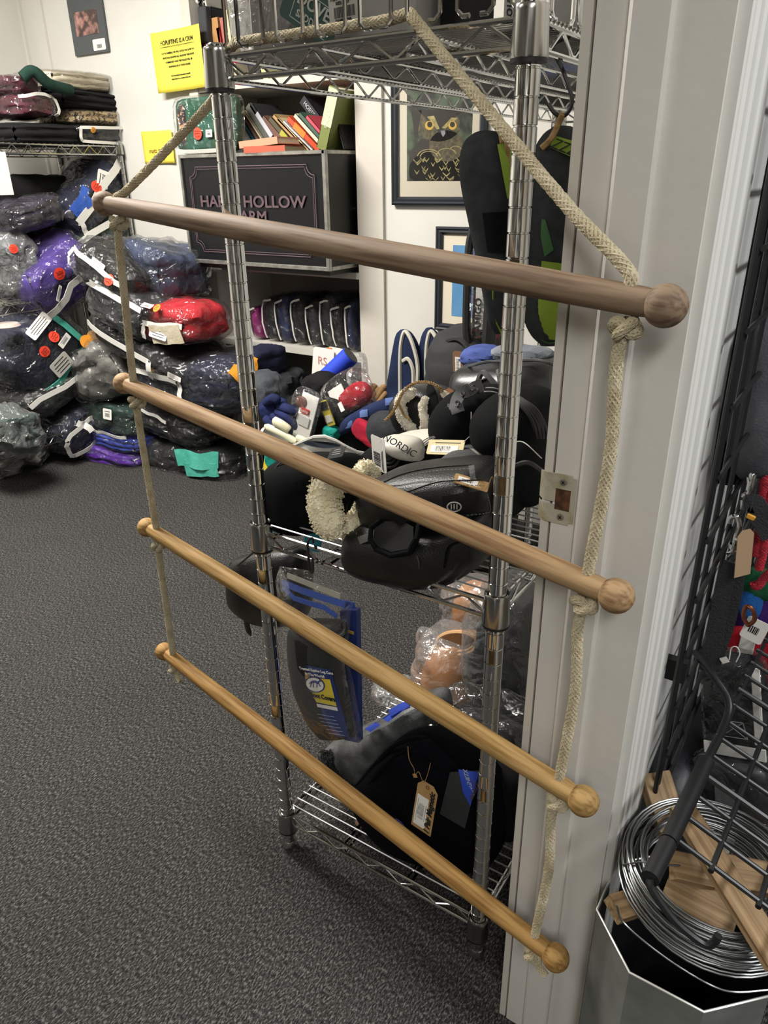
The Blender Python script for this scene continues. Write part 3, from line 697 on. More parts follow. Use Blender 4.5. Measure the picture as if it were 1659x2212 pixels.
cb(240, 795, 130, 115, .26, 'pale grey ropy bundle in crumpled plastic at the left of the corner stack', F_['stone'], Y=2.14, lump=.22, rot=(15, 0, -20), cover=FILM)
cb(345, 738, 260, 62, .34, 'black rug in a white zipped bag under the red sheet in the corner stack', F_['black'], Y=2.18, lump=.07, rot=(-4, 6, 16), zips=[([('F', -.96, .4), ('F', .45, .4), ('F', .47, -.8)], .024)])
cb(376, 685, 190, 82, .30, 'bright red sheet with cream lining in a zipped bag in the corner stack', F_['red'], Y=2.16, lump=.09, rot=(0, 0, 2), layers=2, zips=[([('F', -.05, -.75), ('F', -.02, -.1), ('F', .98, .12)], .022)], stick=[('F', .38, .82, .018, ORSTICK)], tags=[('F', .1, .78, .055, .026, 0, True), ('F', .35, -.35, .09, .05, -2, False)], trims=[('F', .2, -.45, .95, -.3, .075, F_['cream'], 'cream_lining')])
cb(300, 655, 150, 95, .30, 'dark grey rug in a zipped bag left of the red sheet', F_['charcoal'], Y=2.12, lump=.09, rot=(0, 0, 22), zips=[([('F', -.95, .7), ('F', .95, .75)], .024)])
cb(350, 578, 150, 105, .30, 'big slate blue rug in a clear bag on top of the corner stack', F_['slate'], Y=2.26, lump=.12, rot=(-6, 0, 8), layers=2)
cb(262, 585, 150, 84, .28, 'black and green rug with a red sticker at the left top of the corner stack', F_['black'], Y=2.10, lump=.1, rot=(4, 0, 26), zips=[([('F', -.95, -.6), ('F', -.9, .55), ('F', .95, .4)], .022)], stick=[('F', .5, .35, .024, REDSTICK)], tags=[('F', .1, .6, .07, .03, 0, False)])
cb(590, 838, 110, 90, .2, 'dark fleece crumpled on the floor between corner stack and bookcase', F_['charcoal'], Y=2.38, cover=None, lump=.2)
# ------------------------------------------------------------------ shelved recess in the back wall
SHELFW = mat('shelf_paint', 'c9c6bd', .55, col2='bfbbb1', nscale=4)
struct('trim_3', [((NX1, YB - .014, 0), (-1.616, YB, 2.45))], WHITE)
struct('trim_4', [((NX0 - .05, YB - .014, 0), (NX0, YB, 2.45))], WHITE)
GREYB = mat('grey_recess_board', '8f8a86', .7)
struct('trim_5', [((NX0, NYB - .01, 0), (NX1, NYB, 2.45))], GREYB)
for i, (z0, z1) in enumerate(((.534, .560), (.862, .886), (1.548, 1.572), (1.98, 2.0))):
    tag(struct('recess_shelf', [((NX0 + .001, YB - .012, z0), (NX1 - .001, NYB - .01, z1))], SHELFW), ('lowest white shelf board in the wall recess', 'white shelf board that carries the black trunk', 'white shelf board above the row of leaning books', 'topmost white shelf board in the wall recess')[i], 'shelf')
    o = bpy.context.scene.collection.objects[-1]
for o in list(C.objects):
    if o.name.startswith('recess_shelf') and 'kind' in o: del o['kind']
# black tack trunk
TX0, TX1, TY, TZ0, TZ1 = -2.486, -1.748, 2.292, .890, 1.318
TRB = mat('trunk_black_laminate', '121315', .33, col2='0e0f10', nscale=3, spec=.3)
PINK = mat('dusty_pink_print', '58454b', .6); ALU = mat('scuffed_aluminium', 'aeada6', .38, .85, col2='8d8c86', nscale=30)
trunk = thing('tack_trunk', ((TX0 + TX1) / 2, TY, TZ0), 'black tack trunk with aluminium edges and pink farm lettering on the recess shelf', 'trunk')
mb = MB(); mb.box(((TX0 + TX1) / 2, TY + .21, (TZ0 + TZ1) / 2 + .008), (TX1 - TX0 - .006, .41, TZ1 - TZ0 - .022)); mb.build('body', TRB, trunk, smooth=False)
mb = MB(); mb.box(((TX0 + TX1) / 2, TY + .21, TZ0 + .009), (TX1 - TX0 - .03, .38, .018)); mb.build('plinth', BLACKRUB, trunk, smooth=False)
for (a, b) in (((TX0, TY - .004, TZ1 - .014), (TX1, TY + .016, TZ1)), ((TX0, TY - .004, TZ0 + .018), (TX1, TY + .014, TZ0 + .034)), ((TX0, TY - .004, TZ0 + .018), (TX0 + .012, TY + .014, TZ1)), ((TX1 - .014, TY - .004, TZ0 + .018), (TX1 + .003, TY + .012, TZ1)), ((TX1 - .010, TY + .012, TZ1 - .014), (TX1 + .003, TY + .41, TZ1)), ((TX1 - .010, TY + .012, TZ0 + .018), (TX1 + .003, TY + .41, TZ0 + .034))):
    mb = MB(); mb.box([(p + q) / 2 for p, q in zip(a, b)], [q - p for p, q in zip(a, b)], None, .002); mb.build('edge_trim', ALU, trunk, smooth=False)
def border(mb, x0, x1, z0, z1, r, w, y, f=lambda x, z: None):
    pts = []
    for (cx, cz, a0) in ((x1, z1, 270), (x0, z1, 0), (x0, z0, 90), (x1, z0, 180)):
        for k in range(7):
            a = math.radians(a0 - 15 * k); pts.append(Vector((cx + r * math.cos(a), y, cz + r * math.sin(a))) if False else None)
    corners = []
    n = 6
    for (cx, cz, s) in ((x1, z1, 0), (x0, z1, 1), (x0, z0, 2), (x1, z0, 3)):
        base = {0: 270, 1: 0, 2: 90, 3: 180}[s]
        for k in range(n + 1):
            a = math.radians(base - 90 * k / n); corners.append(Vector((cx + r * math.cos(a), y, cz + r * math.sin(a))))
    # walk: top right corner first, inwards-cut corners
    mb.tube(corners + [corners[0]], w, 4, flat=.4)
mb = MB(); border(mb, TX0 + .052, TX1 - .052, TZ0 + .066, TZ1 - .046, .035, .0016, TY - .001); border(mb, TX0 + .060, TX1 - .060, TZ0 + .074, TZ1 - .054, .035, .0012, TY - .001)
mb.build('border_line', PINK, trunk, smooth=False)
pc = at(541, 437, Y=TY - .001); text('lettering', 'HAPPY HOLLOW', pc, (1, 0, 0), (0, 0, 1), .058, PINK, trunk, bold=.0012, squeeze=1.22)
pc = at(541, 469, Y=TY - .001); text('lettering', 'FARM', pc, (1, 0, 0), (0, 0, 1), .056, PINK, trunk, bold=.0012, squeeze=1.22)
mb = MB(); pc = Vector((TX1 + .006, TY + .20, 1.16)); mb.tube(spline([pc + Vector((0, 0, .045)), pc + Vector((.022, 0, .035)), pc + Vector((.026, 0, 0)), pc + Vector((.022, 0, -.035)), pc + Vector((0, 0, -.045))], 5), .006, 8); mb.build('side_handle', ALU, trunk)
# bagged green shirt and plaid on the trunk
g = at(446, 264, Y=2.335); s = mpp(g)
bag('packaged_sheet', 'dark green sheet in a clear bag with a red sticker, standing on the trunk', 'textile', (g.x, 2.345, TZ1 + .103), (.335, .055, .200), (0, -4, 0), fabric('green_sheet', '1f5240', '18432f', bump=.3), layers=1, lump=.03, pw=9, stick=[('F', -.15, -.32, .022, REDSTICK)], tags=[('F', .22, -.34, .035, .026, 0, True)], zips=[([('F', -.95, -.93), ('F', .95, -.93)], .014)])
mb = MB(); mb.lathe([(.0001, 0), (.034, 0), (.034, .002), (.0001, .002)], 24, (g.x + .115, 2.311, TZ1 + .125), Rx(90), caps=False); o = mb.build('round_logo', mat('logo_cream', 'b9b7a4', .6), bpy.data.objects['packaged_sheet'], label='round cream printed emblem')
PLAID = mat('plaid_flannel', 'b98a6c', .9, col2='2a2220', nscale=38, contrast=(.46, .5))
bag('packaged_sheet', 'plaid flannel in a clear bag left of the green one on the trunk', 'textile', (TX0 - .005 + .02, 2.36, TZ1 + .095), (.05, .10, .185), (0, 0, 0), PLAID, layers=1, lump=.06)
# books
def book(p0, p1, th, col, label, cat='book', group=None, depth=.15, spine=None, title=None, pages=True):
    """a book whose spine runs from p0 (foot) to p1 (head), seen spine on"""
    p0, p1 = Vector(p0), Vector(p1); ez = (p1 - p0); h = ez.length; ez.normalize(); ey = Vector((0, 1, 0)); ex = ey.cross(ez).normalized()
    M = Matrix((ex, ey, ez)).transposed(); c0 = (p0 + p1) / 2 + ey * depth / 2
    root = thing('book', p0, label, cat, group)
    m = mat('book_' + col, col, .45, col2=col, nscale=20)
    mb = MB(); t = .002
    mb.box(c0 + M @ Vector((-th / 2 + t / 2, 0, 0)), (t, depth, h), M); mb.box(c0 + M @ Vector((th / 2 - t / 2, 0, 0)), (t, depth, h), M); mb.box(c0 + M @ Vector((0, -depth / 2 + t / 2, 0)), (th, t, h), M); mb.build('cover', m, root, smooth=False)
    mb = MB(); mb.box(c0 + M @ Vector((0, .002, 0)), (max(.002, th - 2 * t), depth - .004, h - .006), M); mb.build('pages', mat('book_pages', 'd8d0bb', .9), root, smooth=False)
    if spine:
        mb = MB(); a, b, sc = spine; mb.box((p0 + p1) / 2 + ez * h * ((a + b) / 2 - .5) - ey * .0006, (th * .98, .0012, h * (b - a)), M); mb.build('spine_label', mat('book_' + sc, sc, .5), root, smooth=False)
    if title:
        tx, tc, hh = title; text('lettering', tx, (p0 + p1) / 2 - ey * .0016, -ez, ex, th * hh, mat('print_' + tc, tc, .6), root)
    return root
def bk(b, t, thpx, col, label, Y=2.42, **k):
    p0, p1 = at(*b, Y=Y), at(*t, Y=Y); s = mpp(p0)
    d = p1 - p0; zmin = k.pop('zmin', TZ1 + .004)
    if p0.z < zmin or k.pop('drop', False): p0 = p0 + d * ((zmin - p0.z) / d.z)
    return book(p0, p1, thpx * s, col, label, **k)
BR = 'books leaning on the black trunk'
for a in (((556, 318), (521, 258), 9, '3c7a96', 'slim blue book leaning at the left end of the trunk book row'),
          ((566, 318), (522, 246), 8, '6e5a50', 'brown book leaning second from left on the trunk'),
          ((576, 318), (526, 240), 6, 'c9bda2', 'thin cream pamphlet leaning between brown and grey books'),
          ((590, 318), (534, 228), 17, '5b5f58', 'thick grey green book leaning on the trunk'),
          ((602, 318), (542, 226), 10, '2c2d31', 'black and white spined book leaning beside the thick grey one'),
          ((620, 320), (566, 256), 17, '6b5148', 'brown picture covered book low in the leaning row'),
          ((636, 320), (582, 256), 12, '55503f', 'book with an olive yellow spine label in the leaning row'),
          ((660, 326), (590, 250), 9, 'a98a5e', 'tan book in the middle of the leaning row'),
          ((668, 327), (600, 256), 6, 'c8b48a', 'pale tan slim book in the middle of the leaning row'),
          ((678, 328), (612, 262), 6, 'c9c7c2', 'white slim booklet before the orange red book'),
          ((690, 326), (622, 256), 13, 'd0492b', 'orange and red spined book in the leaning row'),
          ((698, 318), (636, 249), 10, 'cfc7ad', 'cream spined book right of the orange red one'),
          ((704, 312), (646, 246), 10, '3f5a4c', 'dark green book behind the cream one'),
          ((708, 306), (662, 252), 9, 'c24a5a', 'pinkish red book right of the dark green one'),):
    k = {}
    if a[3] == '55503f': k['spine'] = (.15, .55, 'a3a13f')
    if a[3] == '2c2d31': k['spine'] = (.25, .8, 'b9bdc4')
    if a[3] == 'd0492b': k['spine'] = (.45, .8, 'e07a2b')
    bk(*a[:5], group=BR, Y=2.44, **k)
bk((716, 300), (652, 214), 22, '26262d', 'black horse owner handbook leaning behind the others', Y=2.52, group=BR, title=('HORSE OWNERS', 'b9b9c0', .55))
bk((693, 327), (722, 188), 27, '717a3e', 'tall green and grey guide book leaning to the right on the trunk', Y=2.38, group=BR, spine=(.38, .98, 'b9bda0'), title=('RIDING', 'd8d8c0', .4))
bk((722, 327), (748, 200), 16, '2b3358', 'navy book right of the tall green guide', Y=2.46, group=BR)
bk((752, 327), (752, 232), 9, 'b0502f', 'brick orange book standing at the right of the row', Y=2.56, group=BR)
bk((763, 327), (765, 222), 12, '2f5a38', 'dark green book standing against the recess side', Y=2.56, group=BR)
bk((738, 327), (738, 215), 6, 'd0cec6', 'thin white booklet standing upright near the recess side', Y=2.52, group=BR)
bk((744, 327), (728, 262), 5, '20201f', 'thin black booklet leaning near the recess side', Y=2.42, group=BR)
# books lying flat
def flatbook(px, py, w, d, h, yaw, col, label, Y, tilt=0):
    p = at(px, py, Y=Y); root = thing('book', p, label, 'book', BR); M = Rz(yaw) @ Ry(tilt); t = .003; m = mat('book_' + col, col, .5)
    mb = MB(); mb.box(p + M @ Vector((0, 0, -h / 2 + t / 2)), (w, d, t), M); mb.box(p + M @ Vector((0, 0, h / 2 - t / 2)), (w, d, t), M); mb.box(p + M @ Vector((0, -d / 2, 0)), (w, t, h), M); mb.build('cover', m, root, smooth=False)
    mb = MB(); mb.box(p, (w - .004, d - .006, h - 2 * t), M); mb.build('pages', mat('book_pages', 'd8d0bb', .9), root, smooth=False)
flatbook(592, 323, .19, .12, .022, 4, 'b0553f', 'red backed book lying flat, lowest at the front of the trunk', 2.35)
flatbook(582, 309, .20, .12, .024, -3, 'c98f73', 'peach coloured book lying flat upon the red backed one', 2.36, -3)
UP_ = 'books on the upper recess shelf'
for a in (((431, 128), (428, 48), 15, '2a3038', 'short dark book at the left of the upper recess shelf', dict(spine=(.6, .75, 'c8c8c4'))),
          ((446, 128), (441, 22), 11, 'b5283a', 'red book about horses on the upper recess shelf', dict(title=('HORSES', 'e8dcd6', .8))),
          ((457, 128), (450, 14), 14, '24262c', 'tall black biography on the upper recess shelf', dict(title=('THE SECRETARIAT', 'a8a8ac', .45))),
          ((472, 128), (462, 38), 22, 'b98a58', 'tan hardback on the upper recess shelf', {}),
          ((482, 128), (470, 60), 9, 'b8333a', 'small red paperback before the tan hardback', {}),
          ((492, 128), (478, 38), 14, 'b06a5e', 'salmon hardback on the upper recess shelf', {}),
          ((504, 128), (487, 22), 10, 'd2c7a8', 'cream hardback leaning on the upper recess shelf', {}),
          ((545, 128), (520, 16), 34, '23241f', 'broad black book with pale letters on the upper recess shelf', dict(title=('THE', 'c9c9b8', .4))),
          ((560, 128), (530, 40), 16, 'b9b98a', 'pale yellow green book leaning beside the broad black one', {}),):
    bk(*a[:5], Y=2.50, group=UP_, zmin=1.574, drop=True, **a[5])
c = Vector((-2.463, 2.49, 1.87)); mb = MB(); surf_mesh(mb, P_shape(.05, .05, .075, 3, 2.4, .12), 8, lambda p: c + p)
fig = None
mb2 = MB(); root = thing('horse_figurine', (c.x, c.y, 1.72), 'small black and white horse figurine among the upper books', 'figurine')
mb2.box((c.x, c.y + .01, 1.78), (.045, .05, .12), None, .004); mb2.build('base_block', mat('book_dark', '33363a', .6), root)
hm = mat('pinto_glaze', 'd8d4cc', .25, col2='17171a', nscale=38, contrast=(.47, .5)); mb2 = MB(); mb2.tube(spline([c + Vector((-.03, 0, -.01)), c + Vector((-.005, 0, .0)), c + Vector((.012, 0, .022)), c + Vector((.028, 0, .018))], 6), [.011] * 6 + [.012] * 6 + [.008] * 6 + [.005], 10)
for x in (-.026, -.018, .0, .008): mb2.tube([c + Vector((x, .004, -.004)), c + Vector((x + .004, .004, -.03))], .0035, 6)
mb2.build('horse', hm, root)
# sleeved boots in the lower compartment
GRB = 'bagged boot covers standing in the recess'
for i, (x0, x1, yt, hz, nm, lab) in enumerate(((548, 572, 662, 0, 'magenta', 'magenta cloth in a clear sleeve at the left of the row in the recess'), (575, 610, 640, 0, 'black', 'black bagged cloth beside the magenta one in the recess'), (603, 636, 642, 0, 'navyblue', 'navy blue bagged cloth third in the recess row'), (637, 668, 640, 0, 'black', 'dark bagged cloth fourth in the recess row'), (668, 700, 652, 0, 'charcoal', 'charcoal bagged cloth fifth in the recess row'), (698, 728, 640, 0, 'charcoal', 'charcoal bagged cloth sixth in the recess row'), (722, 752, 655, 0, 'black', 'black bagged cloth seventh in the recess row'), (752, 773, 652, 0, 'navyblue', 'navy bagged cloth last at the right of the recess row'))):
    c0, c1 = at(x0, 745, Y=2.49), at(x1, 745, Y=2.49); top = at((x0 + x1) / 2, yt, Y=2.49).z
    f = {'magenta': fabric('magenta_cloth', 'a8247e', '8c1a68'), 'black': F_['black'], 'navyblue': fabric('navy_cloth', '1f2a5c', '181f42'), 'charcoal': F_['charcoal']}[nm]
    z0 = .562; h = top - z0
    bag('bagged_boot_cover', lab, 'bag', ((c0.x + c1.x) / 2, 2.60, z0 + h / 2), (abs(c1.x - c0.x) * .86, .24, h), (-6, 0, -9 + (i * 5) % 9), f, layers=1, lump=.10, group=GRB, zips=[([('F', -.92, -.95), ('F', -.85, .7), ('F', .7, .9)], .008)], n=8)
# notices
YEL = mat('yellow_paper', 'f0e050', .75)
def sheet(name, label, c, w, h, m, curl=.012, tilt=0, cat='notice'):
    root = thing(name, c, label, cat); mb = MB(); v = []; n = 8; M = Ry(tilt)
    for j in range(n + 1):
        for i in range(n + 1):
            x, z = (i / n - .5) * w, (j / n - .5) * h; v.append(Vector(c) + M @ Vector((x, -curl * (abs(i / n - .5) * 2) ** 3 - .002, z)))
    f = [(j * (n + 1) + i, j * (n + 1) + i + 1, (j + 1) * (n + 1) + i + 1, (j + 1) * (n + 1) + i) for j in range(n) for i in range(n)]
    mb.add(v, f); o = mb.build('paper', m, root); md = o.modifiers.new('t', 'SOLIDIFY'); md.thickness = .0006; return root
nc = at(388, 130, Y=2.44); nt_ = sheet('notice', 'yellow shoplifting warning notice taped beside the recess', nc, .279, .213, YEL, .008, -1.5)
M = Ry(-1.5)
for (tx, dz, hh, sq) in (('SHOPLIFTING IS A CRIME', .066, .0215, .86), ('DUE TO CAMERAS, WE WILL CATCH YOU & WE WILL', .030, .0085, .95), ('MAKE YOU KNOWN ALL AROUND THE HORSE', .014, .0085, 1.0), ('COMMUNITY AND THE POLICE WILL BE', -.002, .0085, 1.0), ('SHOWING UP AT YOUR HOUSE!', -.018, .0085, 1.0), ('If you see someone attempting to shoplift', -.050, .0065, 1.0), ('please report it to a member of the crew', -.062, .0065, 1.0)):
    text('lettering', tx, nc + Vector((0, -.0045, 0)) + M @ Vector((0, 0, dz)), M @ Vector((1, 0, 0)), (0, 0, 1), hh, INK, nt_, squeeze=sq, bold=.0003, ext=.0002)
mb = MB(); mb.box(nc + M @ Vector((0, -.005, .052)), (.2, .0004, .0014), M); mb.build('underline', INK, nt_, smooth=False)
nc = at(343, 318, Y=2.462); nt2 = sheet('notice', 'small yellow handwritten notice with three arrows on the wall', nc, .19, .128, YEL, .004, 0)
text('lettering', 'mats + saddle', nc + Vector((.01, -.004, -.012)), (1, 0, .04), (0, 0, 1), .026, mat('brown_marker', '8a6a2a', .7), nt2, shear=.2)
for dx in (-.03, .0, .03):
    mb = MB(); p = nc + Vector((dx, -.0045, -.04)); mb.tube([p + Vector((0, 0, .014)), p + Vector((0, 0, -.012))], .0009, 4); mb.tube([p + Vector((-.006, 0, -.004)), p + Vector((0, 0, -.012)), p + Vector((.006, 0, -.004))], .0009, 4); mb.build('arrow', mat('brown_marker', '8a6a2a', .7), nt2)
# pictures
def frame_pic(label, x0, x1, z0, z1, y, fw, m, depth=.022):
    root = thing('framed_picture', ((x0 + x1) / 2, y, z0), label, 'picture'); mb = MB()
    for (a, b) in (((x0, z0), (x1, z0)), ((x1, z0), (x1, z1)), ((x1, z1), (x0, z1)), ((x0, z1), (x0, z0))):
        a, b = Vector((a[0], 0, a[1])), Vector((b[0], 0, b[1])); d = (b - a).normalized(); n = Vector((-d.z, 0, d.x))
        prof = [(0, 0), (0, -depth * .75), (fw * .25, -depth), (fw * .45, -depth * .8), (fw * .7, -depth * .85), (fw, -depth * .45), (fw, 0)]
        secs = [[a + n * q + d * q + Vector((0, y + e, 0)) for q, e in prof], [b + n * q - d * q + Vector((0, y + e, 0)) for q, e in prof]]
        mb.loft(secs)
    mb.build('frame', m, root, smooth=False); return root
FRB = mat('dark_navy_frame', '23272e', .35)
a, b = at(846, 443, Y=2.452), at(1052, 230, Y=2.452); ox0, ox1, oz0 = a.x, b.x, a.z; oz1 = oz0 + .46
owl = frame_pic('framed photograph of a staring owl on the back wall', ox0, ox1, oz0, oz1, YB - .002, .028, FRB)
MATB = mat('cream_mat_board', 'd9d0bc', .8)
mb = MB(); mb.box(((ox0 + ox1) / 2, YB - .005, (oz0 + oz1) / 2), (ox1 - ox0 - .03, .004, oz1 - oz0 - .03)); mb.build('mat_board', MATB, owl, smooth=False)
i0, i1 = at(879, 391, Y=2.462), at(1016, 391, Y=2.462); px0, px1, pz0 = i0.x, i1.x, i0.z; pz1 = pz0 + .30
PY = YB - .0075
mb = MB(); mb.box(((px0 + px1) / 2, PY, (pz0 + pz1) / 2), (px1 - px0, .001, pz1 - pz0)); mb.build('print', mat('owl_print_ground', '4a5c42', .6, col2='14160f', nscale=22, contrast=(.42, .58)), owl, smooth=False)
def op(px, py): return at(max(879.5, min(1015.5, px)), min(390.5, py), Y=PY)
def blobp(mb, pts, lift):
    P_ = [op(*p) + Vector((0, -lift, 0)) for p in pts]; mb.add(P_, [tuple(range(len(P_)))])
def ell(cx, cy, rx, ry, n=20, a0=0): return [(cx + rx * math.cos(2 * math.pi * k / n + a0), cy + ry * math.sin(2 * math.pi * k / n + a0)) for k in range(n)][::-1]
OWB = mat('owl_brown', '6b6142', .7, col2='3a3424', nscale=90); OWD = mat('owl_dark', '191613', .7, col2='2a251d', nscale=60); OWL = mat('owl_pale', 'b9ab72', .7, col2='8d8048', nscale=80); OWY = mat('owl_yellow', 'd3a93a', .5); OWK = mat('owl_black', '121212', .4); OWG = mat('owl_beak', '8c8a90', .5)
def flat(name, m, shapes, lift):
    mb = MB()
    for sh in shapes: blobp(mb, sh, lift)
    return mb.build(name, m, owl, smooth=False)
flat('wing_print', OWD, [ell(945, 370, 62, 48)[:], [(884, 391), (884, 330), (910, 300), (1000, 310), (1014, 340), (1014, 391)][::-1]], .0010)
flat('body_print', OWB, [ell(965, 315, 38, 34), ell(947, 270, 48, 36)], .0013)
flat('crown_print', OWD, [[(902, 236), (1000, 236), (975, 262), (950, 288), (925, 262)][::-1], [(888, 238), (912, 238), (902, 290), (896, 290)][::-1]], .0016)
flat('brow_print', OWL, [[(923, 252), (938, 250), (950, 278), (944, 280)][::-1], [(990, 255), (976, 254), (955, 276), (962, 278)]], .0019)
flat('eye_print', OWY, [ell(928, 271, 9.5, 10), ell(978, 271, 9, 9.5)], .0021)
flat('pupil_print', OWK, [ell(929, 269, 5.6, 6.4), ell(978, 269, 5.4, 6)], .0024)
flat('beak_print', OWG, [[(953, 282), (962, 282), (963, 288), (958, 296), (954, 290)][::-1]], .0022)
rr = random.Random(4); marks = []
for k in range(34):
    cx, cy = rr.uniform(896, 1006), rr.uniform(338, 388); w = rr.uniform(4, 9); marks.append([(cx - w, cy - 3), (cx, cy + 4), (cx + w, cy - 3), (cx + w * .9, cy), (cx, cy + 8), (cx - w * .9, cy)][::-1])
for (cx, cy, r0) in ((927, 340, 26), (927, 340, 20), (965, 335, 22), (985, 325, 14)):
    for k in range(12):
        a0, a1 = math.pi * (1.05 + .075 * k), math.pi * (1.05 + .075 * (k + 1))
        marks.append([(cx + r0 * math.cos(a0), cy + r0 * .7 * math.sin(a0)), (cx + r0 * math.cos(a1), cy + r0 * .7 * math.sin(a1)), (cx + (r0 - 2.2) * math.cos(a1), cy + (r0 - 2.2) * .7 * math.sin(a1)), (cx + (r0 - 2.2) * math.cos(a0), cy + (r0 - 2.2) * .7 * math.sin(a0))][::-1])
flat('feather_print', OWL, marks, .0020)
mb = MB(); mb.box(((px0 + px1) / 2 , YB - .0135, (oz0 + oz1) / 2), (ox1 - ox0 - .05, .001, oz1 - oz0 - .05)); mb.build('glass', film('picture_glass', amount=.0, crinkle=0, scale=1, rough=.03), owl, smooth=False)
a, b = at(938, 712, Y=2.452), at(938, 489, Y=2.452); lx0, lz0, lz1 = a.x, a.z, b.z; lx1 = lx0 + .30
low = frame_pic('framed picture with a blue print, lower on the back wall', lx0, lx1, lz0, lz1, YB - .002, .026, FRB)
mb = MB(); mb.box(((lx0 + lx1) / 2, YB - .005, (lz0 + lz1) / 2), (lx1 - lx0 - .03, .004, lz1 - lz0 - .03)); mb.build('mat_board', MATB, low, smooth=False)
a, b = at(975, 682, Y=2.462), at(975, 529, Y=2.462); mb = MB(); mb.box((a.x + .075, PY, (a.z + b.z) / 2), (.15, .001, b.z - a.z)); mb.build('print', mat('blue_print', '5f93bd', .6, col2='4b7fae', nscale=6), low, smooth=False)
# unframed photograph upper left
a, b = at(165, 122, Y=YB - .006), at(228, 5, Y=YB - .006); w = at(237, 111, Y=YB - .006).x - a.x
pic = thing('picture_card', (a.x + w / 2, YB, a.z), 'dark grey mounted photograph with a price label high on the wall', 'picture')
mb = MB(); mb.box((a.x + w / 2, YB - .006, a.z + .105), (w, .010, .21)); mb.build('board', mat('dark_grey_board', '4c5052', .6), pic, smooth=False)
mb = MB(); mb.box((a.x + w * .48, YB - .0118, a.z + .115), (w * .66, .0012, .088)); mb.build('photograph', mat('dim_pink_photo', '4a3a36', .5, col2='b98a80', nscale=26, contrast=(.48, .66)), pic, smooth=False)
cardtag('price_label', (a.x + w * .76, YB - .0120, a.z + .030), (1, 0, 0), (0, 0, 1), w * .36, .042, pic, bars=barcode(0, -.006, .03, .014, 8))
# ------------------------------------------------------------------ lofted shapes that follow a real outline at a given depth
class Loft:
    """stations: (pos, lo, hi, Y, half_depth) along 'x' (pos = column, lo/hi = top/bottom rows) or along 'y' (pos = row, lo/hi = left/right columns)"""
    def __init__(s, axis, st, pw=2.6, sub=4):
        s.axis = axis; s.pw = pw
        v = [Vector((a[0], a[1], a[2])) for a in st]; w = [Vector((a[3], a[4], 0)) for a in st]
        s.st = [(a.x, a.y, a.z, b.x, b.y) for a, b in zip(spline(v, sub), spline(w, sub))]
    def sec(s, i, n=22, k=1.0, lump=0, seed=0):
        p, lo, hi, Y, hd = s.st[i]; m = (lo + hi) / 2; out = []
        if s.axis == 'x': a, b = at(p, lo, Y=Y), at(p, hi, Y=Y)
        else: a, b = at(lo, p, Y=Y), at(hi, p, Y=Y)
        c = (a + b) / 2; u = (a - b) / 2; e = 2 / s.pw
        for q in range(n):
            t = 2 * math.pi * q / n; ct, st_ = math.cos(t), math.sin(t)
            x = math.copysign(abs(ct) ** e, ct); y = math.copysign(abs(st_) ** e, st_)
            P = c + u * x * k + Vector((0, -hd, 0)) * y * k
            if lump:
                P += Vector(noise.noise_vector(P * 22 + Vector((seed, 0, 0)))) * lump
            out.append(P)
        return out
    def mesh(s, mb, n=22, lump=0, seed=0):
        mb.loft([s.sec(i, n, 1, lump, seed) for i in range(len(s.st))])
    def on(s, px, py, lift=.0012):
        p, q = (px, py) if s.axis == 'x' else (py, px)
        st = s.st; inc = st[-1][0] > st[0][0]
        for a, b in zip(st, st[1:]):
            if min(a[0], b[0]) - 1e-6 <= p <= max(a[0], b[0]) + 1e-6: break
        t = 0 if a[0] == b[0] else max(0, min(1, (p - a[0]) / (b[0] - a[0])))
        lo, hi, Y, hd = [a[k] + (b[k] - a[k]) * t for k in (1, 2, 3, 4)]
        r = max(-.97, min(.97, (q - (lo + hi) / 2) / max(1e-6, (hi - lo) / 2)))
        Yf = Y - hd * (1 - abs(r) ** s.pw) ** (1 / s.pw)
        return at(px, py, Y=Yf - lift)
    def line(s, pts, lift=.0012, n=6): return [s.on(p.x, p.y, lift) for p in spline([Vector((a, b, 0)) for a, b in pts], n)]
    def patch(s, poly, mb, lift=.0015, n=7):
        """quad patch with corners poly (4 picture points), laid on the surface"""
        (a, b, c, d) = [Vector((*q, 0)) for q in poly]; v = []; f = []
        for j in range(n + 1):
            for i in range(n + 1):
                u, w = i / n, j / n; P = (a * (1 - u) + b * u) * (1 - w) + (d * (1 - u) + c * u) * w; v.append(s.on(P.x, P.y, lift))
        for j in range(n):
            for i in range(n):
                q = j * (n + 1) + i; f.append((q, q + n + 1, q + n + 2, q + 1))
        mb.add(v, f)
def center(st, axis):
    xs = []
    for p, lo, hi, Y, hd in st:
        xs.append(at(p, max(lo, hi), Y=Y) if axis == 'x' else at((lo + hi) / 2, p, Y=Y))
    return xs
def lofted(name, label, cat, axis, st, m, body='body', pw=2.6, lump=0., n=22, group=None, sub=4):
    L = Loft(axis, st, pw, sub); mb = MB(); L.mesh(mb, n, lump, rnd.uniform(0, 9)); zs = np.array(mb.v)
    root = thing(name, (zs[:, 0].mean(), zs[:, 1].mean(), zs[:, 2].min()), label, cat, group)
    mb.build(body, m, root); return root, L
def stitch(L, root, pts, m, r=.0005, dash=.0035, gap=.0022, lift=.0012, name='stitching'):
    P = resample(L.line(pts, lift), .0008); mb = MB(); i = 0; a, b = int(dash / .0008), int((dash + gap) / .0008)
    while i + a < len(P): mb.tube([P[i], P[i + a // 2], P[i + a]], r, 4); i += b
    if mb.v: mb.build(name, m, root)
def seam(L, root, pts, m, r=.0012, lift=.0004, name='seam'):
    mb = MB(); mb.tube(L.line(pts, lift), r, 6); mb.build(name, m, root)
LEA = mat('black_leather', '171718', .36, col2='101011', nscale=30, bump=.35, bscale=420)
NEO = mat('black_neoprene', '131416', .8, col2='0f1011', nscale=120, spec=.07, bump=.4, bscale=800)
